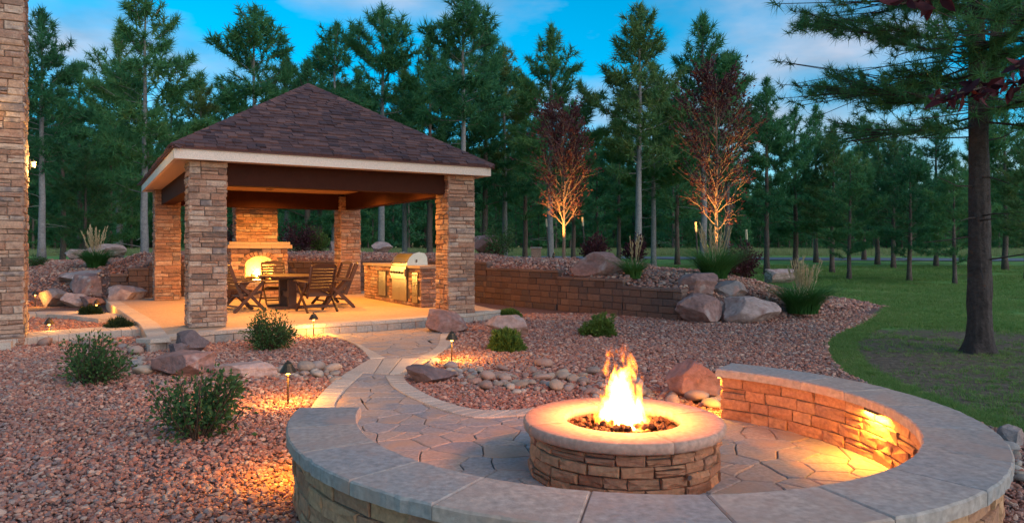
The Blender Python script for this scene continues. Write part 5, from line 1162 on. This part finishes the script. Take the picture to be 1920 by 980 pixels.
# far wood behind everything, read as one mass
fsrc = []
for i in range(4):
    tk, v, f, r = pine_geo(60+i, h=12, cb=.015+.02*i, spread=.19+.02*(i % 2), droop=-8, nb=60, k=10, nl=.6, nw=.10, r0=.16, tmul=.6, deadlow=0)
    nv = len(tk.v); fo = bpy.data.objects.new('far_pine', mesh_np('far_pine', np.vstack([np.array(tk.v), v]), tk.f+[tuple(int(j)+nv for j in q) for q in f], None, np.r_[np.array(tk.r), r], False, [M['bark'], M['needles']], [0]*len(tk.f)+[1]*len(f))); fsrc.append(fo)
n_ = 900; dq = RNG.uniform(98, 240, n_); aq = RNG.uniform(-.85, .85, n_); q = np.stack([dq*aq, dq], 1); q = q[np.abs(q[:, 1]-66) > 6]; n_ = len(q); sc_ = RNG.uniform(.85, 1.45, n_)*np.clip(q[:, 1]/110, .9, 1.6)
sc_ *= np.where(q[:, 0]/q[:, 1] > .30, .72, 1.)
scatter('far_wood', np.c_[q, terr(q[:, 0], q[:, 1])-.1], np.stack([np.zeros(n_), np.zeros(n_), RNG.uniform(0, 6.28, n_)], 1), sc_[:, None]*np.ones((1, 3)), RNG.integers(0, 4, n_), fsrc, label='dark far pine wood beyond the road', cat='wood')
# the big pine on the lawn at the right
tk, v, f, r = pine_geo(43, h=11.5, cb=.29, spread=.33, droop=-14, nb=128, k=40, nl=.19, nw=.0115, r0=.125, tmul=2.7, wig=2.2, lean=-.012, deadlow=12, trunk=False)
bx_, by_ = g(1837, 661)[:2]; bp_ = empty('big_pine_tree', (bx_, by_, 0), 'large dark pine with rough trunk on the lawn behind the seat wall', 'pine tree')
rgb = np.random.default_rng(5); tv = []; nr, ns = 130, 40        # furrowed trunk with a flared foot
for i in range(nr):
    z = 11.5*(i/(nr-1))**1.25; rb = .165*(1-.9*z/11.5)+.008+.09*math.exp(-z/.16)
    for j in range(ns):
        a = 2*PI*j/ns; dv = noise.noise(Vector((math.cos(a)*4.5, math.sin(a)*4.5, z*1.5)))*.022+abs(noise.noise(Vector((math.cos(a)*8, math.sin(a)*8, z*3.2))))*.022; fl = .04*math.exp(-z/.12)*math.sin(5*a+1); r_ = rb*(1+.0)+(dv-.008)*(rb/.16)+fl
        tv.append((-.012*z+.03*math.sin(z*.7)+r_*math.cos(a), .02*math.sin(z*.9)+r_*math.sin(a), z-.03))
tk.add(tv, [(i*ns+j, i*ns+(j+1) % ns, (i+1)*ns+(j+1) % ns, (i+1)*ns+j) for i in range(nr-1) for j in range(ns)])
tk.tube([(-.03, 0, 3.2), (.22, .05, 3.9), (.34, .1, 5.2), (.36, .1, 8.0), (.3, .1, 10.5)], [.07, .085, .08, .055, .01], 12)
link('trunk', mesh_np('trunk', np.array(tk.v), tk.f, M['darkbark'], np.array(tk.r), True), bp_); link('crown', mesh_np('crown', v, f, M['needles'], r), bp_)
# ------------------------------------------------------------------ young purple leaved trees with uplights
def young_tree(px, py, top, seed, label, wpx, watts):
    b = hit(px, py); h = CAMZ+(V0-top)*b[1]/FPX-b[2]; rg = np.random.default_rng(seed); o = empty('purple_leaf_tree', b, label, 'young tree', 'uplit purple leaved trees'); tk = MB(); lk = 1; LP = []; LD = []; rad = wpx/2*b[1]/FPX
    tk.tube([b-UP*.05, b+UP*h*.14+V(.01, 0, 0), b+UP*h*.30, b+UP*h*.5+V(.03, .02, 0), b+UP*h*.72, b+UP*h*.92], [.055, .045, .042, .032, .02, .008], 8)
    for i in range(44):
        fz = .20+.68*((i+rg.random())/44); z = h*fz; a = i*2.4+rg.normal(0, .4); el = R(rg.uniform(30, 55)+18*fz); prof_ = math.sin(PI*min(1, max(0, (fz-.10)/.92))**.8)
        L_ = (rad*.45+rad*.85*prof_)*rg.uniform(.75, 1.15); d = V(math.cos(a)*math.cos(el), math.sin(a)*math.cos(el), math.sin(el)); p0 = b+UP*z
        pts = [p0, p0+d*L_*.35, p0+d*L_*.7+UP*L_*.06, p0+d*L_+UP*L_*.18]; tk.tube([tuple(x) for x in pts], [.020*(1.2-fz), .015*(1.2-fz), .008, .004], 5, cap=False)
        for j in range(12):
            t = rg.uniform(.25, 1); c = ip(pts, [t*3])[0]; d2 = d+rg.normal(0, .55, 3); L2 = L_*rg.uniform(.2, .5); tk.tube([tuple(c), tuple(c+d2*L2*.5), tuple(c+d2*L2+UP*.06)], [.007, .005, .002], 3, cap=False)
            k = int(3+11*fz); tq = rg.uniform(.15, 1.05, k); LP.append(c+d2*(L2*tq)[:, None]+rg.normal(0, .05, (k, 3))); LD.append(d2+rg.normal(0, .7, (k, 3)))
    tk.build('trunk', M['twig'], o); v, f, r = leaf_quads(np.vstack(LP), np.vstack(LD), .105, .055, rg); part('crown', v, f, M['purple'], o, r)
    u_ = b+V(-.35, -.75, 0); u_[2] = drop(u_[0], u_[1]); ul = empty('uplight', u_, 'small bronze spotlight aimed up at the '+('smaller' if watts < 50 else 'larger')+' purple tree', 'spotlight')
    MB().lathe([(.012, 0), (.012, .12)], 8, u_).build('stake', M['bronze'], ul); aim = Vector(tuple(b+UP*h*.36-u_-UP*.16)).normalized(); c = Vector((0, 0, .15)); m = MB(); m.tube([u_+UP*.13-V(*aim)*.05, u_+UP*.13+V(*aim)*.07], [.035, .042], 12); m.build('housing', M['bronze'], ul)
    MB().tube([u_+UP*.13+V(*aim)*.071, u_+UP*.13+V(*aim)*.074], .036, 12).build('lens', M['bulb'], ul)
    l = lamp('uplight_beam', 'SPOT', tuple(c+aim*.09), watts*5.5, (1, .45, .10), ul, .03, spot_size=R(62), spot_blend=.7); l.rotation_euler = (-aim).to_track_quat('Z', 'Y').to_euler()
young_tree(1057, 477, 205, 31, 'smaller purple leaved young tree lit from below on the mound', 100, 49)
young_tree(1343, 498, 120, 32, 'larger purple leaved young tree lit from below behind reed grass', 122, 70)
# ------------------------------------------------------------------ overhanging dark red leaved branch, upper right
rg = np.random.default_rng(77)
def twig(pts, lb, leaves):
    b = V(*pts[0]); o = empty('red_leaf_branch', b, lb, 'branch', 'dark red leaved branches'); MB().tube(pts, [.012, .008, .005, .003][:len(pts)], 6).build('stem', M['stem'], o)
    for k in range(leaves):
        t = (k+.5)/leaves; c = ip(pts, [(.25+.75*t)*(len(pts)-1)])[0]+rg.normal(0, .018, 3); d = V(rg.normal(-.3, .7), rg.normal(0, .6), rg.normal(-.5, .5)); d /= np.linalg.norm(d); sd_ = np.cross(d, rg.normal(0, 1, 3)); sd_ /= np.linalg.norm(sd_); up = np.cross(sd_, d); L_ = rg.uniform(.06, .10); w_ = L_*.45; vv = []
        for i, (q, ww) in enumerate(((0, .05), (.2, .72), (.5, 1.), (.8, .6), (1., .02))): m = c+d*(L_*q)-up*(L_*.25*q*q); vv += [m-sd_*w_*ww/2+up*w_*.22*ww, m, m+sd_*w_*ww/2+up*w_*.22*ww]
        ff = []
        for i in range(4): ff += [(3*i, 3*i+1, 3*i+4, 3*i+3), (3*i+1, 3*i+2, 3*i+5, 3*i+4)]
        part('leaf', vv, ff, M['redleaf'], o, rg.random(), True)
def at(px, py, d): return ((px-960)/FPX*d, d, CAMZ+(V0-py)*d/FPX)
twig([at(2010, 130, 3.2), at(1930, 150, 3.15), at(1840, 165, 3.1), at(1755, 185, 3.05)], 'drooping dark red leaved branch crossing the big pine trunk', 44)
twig([at(1990, 90, 3.3), at(1950, 115, 3.25), at(1905, 125, 3.2)], 'short dark red leaved branch beside the big pine trunk', 14)
twig([at(1860, -60, 3.0), at(1800, -25, 3.0), at(1740, -5, 3.0), at(1690, 8, 3.0)], 'dark red leaved branch tip hanging above the lawn pines', 18)
# ------------------------------------------------------------------ small far things
sp_ = hit(1005, 473); spo = empty('stone_post', sp_, 'short stone gate post beside the road', 'stone post'); s_ = sp_[1]/FPX
MB().box(sp_+UP*9*s_, (9*s_, 0, 0), (0, 9*s_, 0), UP*11*s_).build('post', M['veneer'], spo); MB().box(sp_+UP*21*s_, (11*s_, 0, 0), (0, 11*s_, 0), UP*1.5*s_).build('cap', M['cap'], spo)
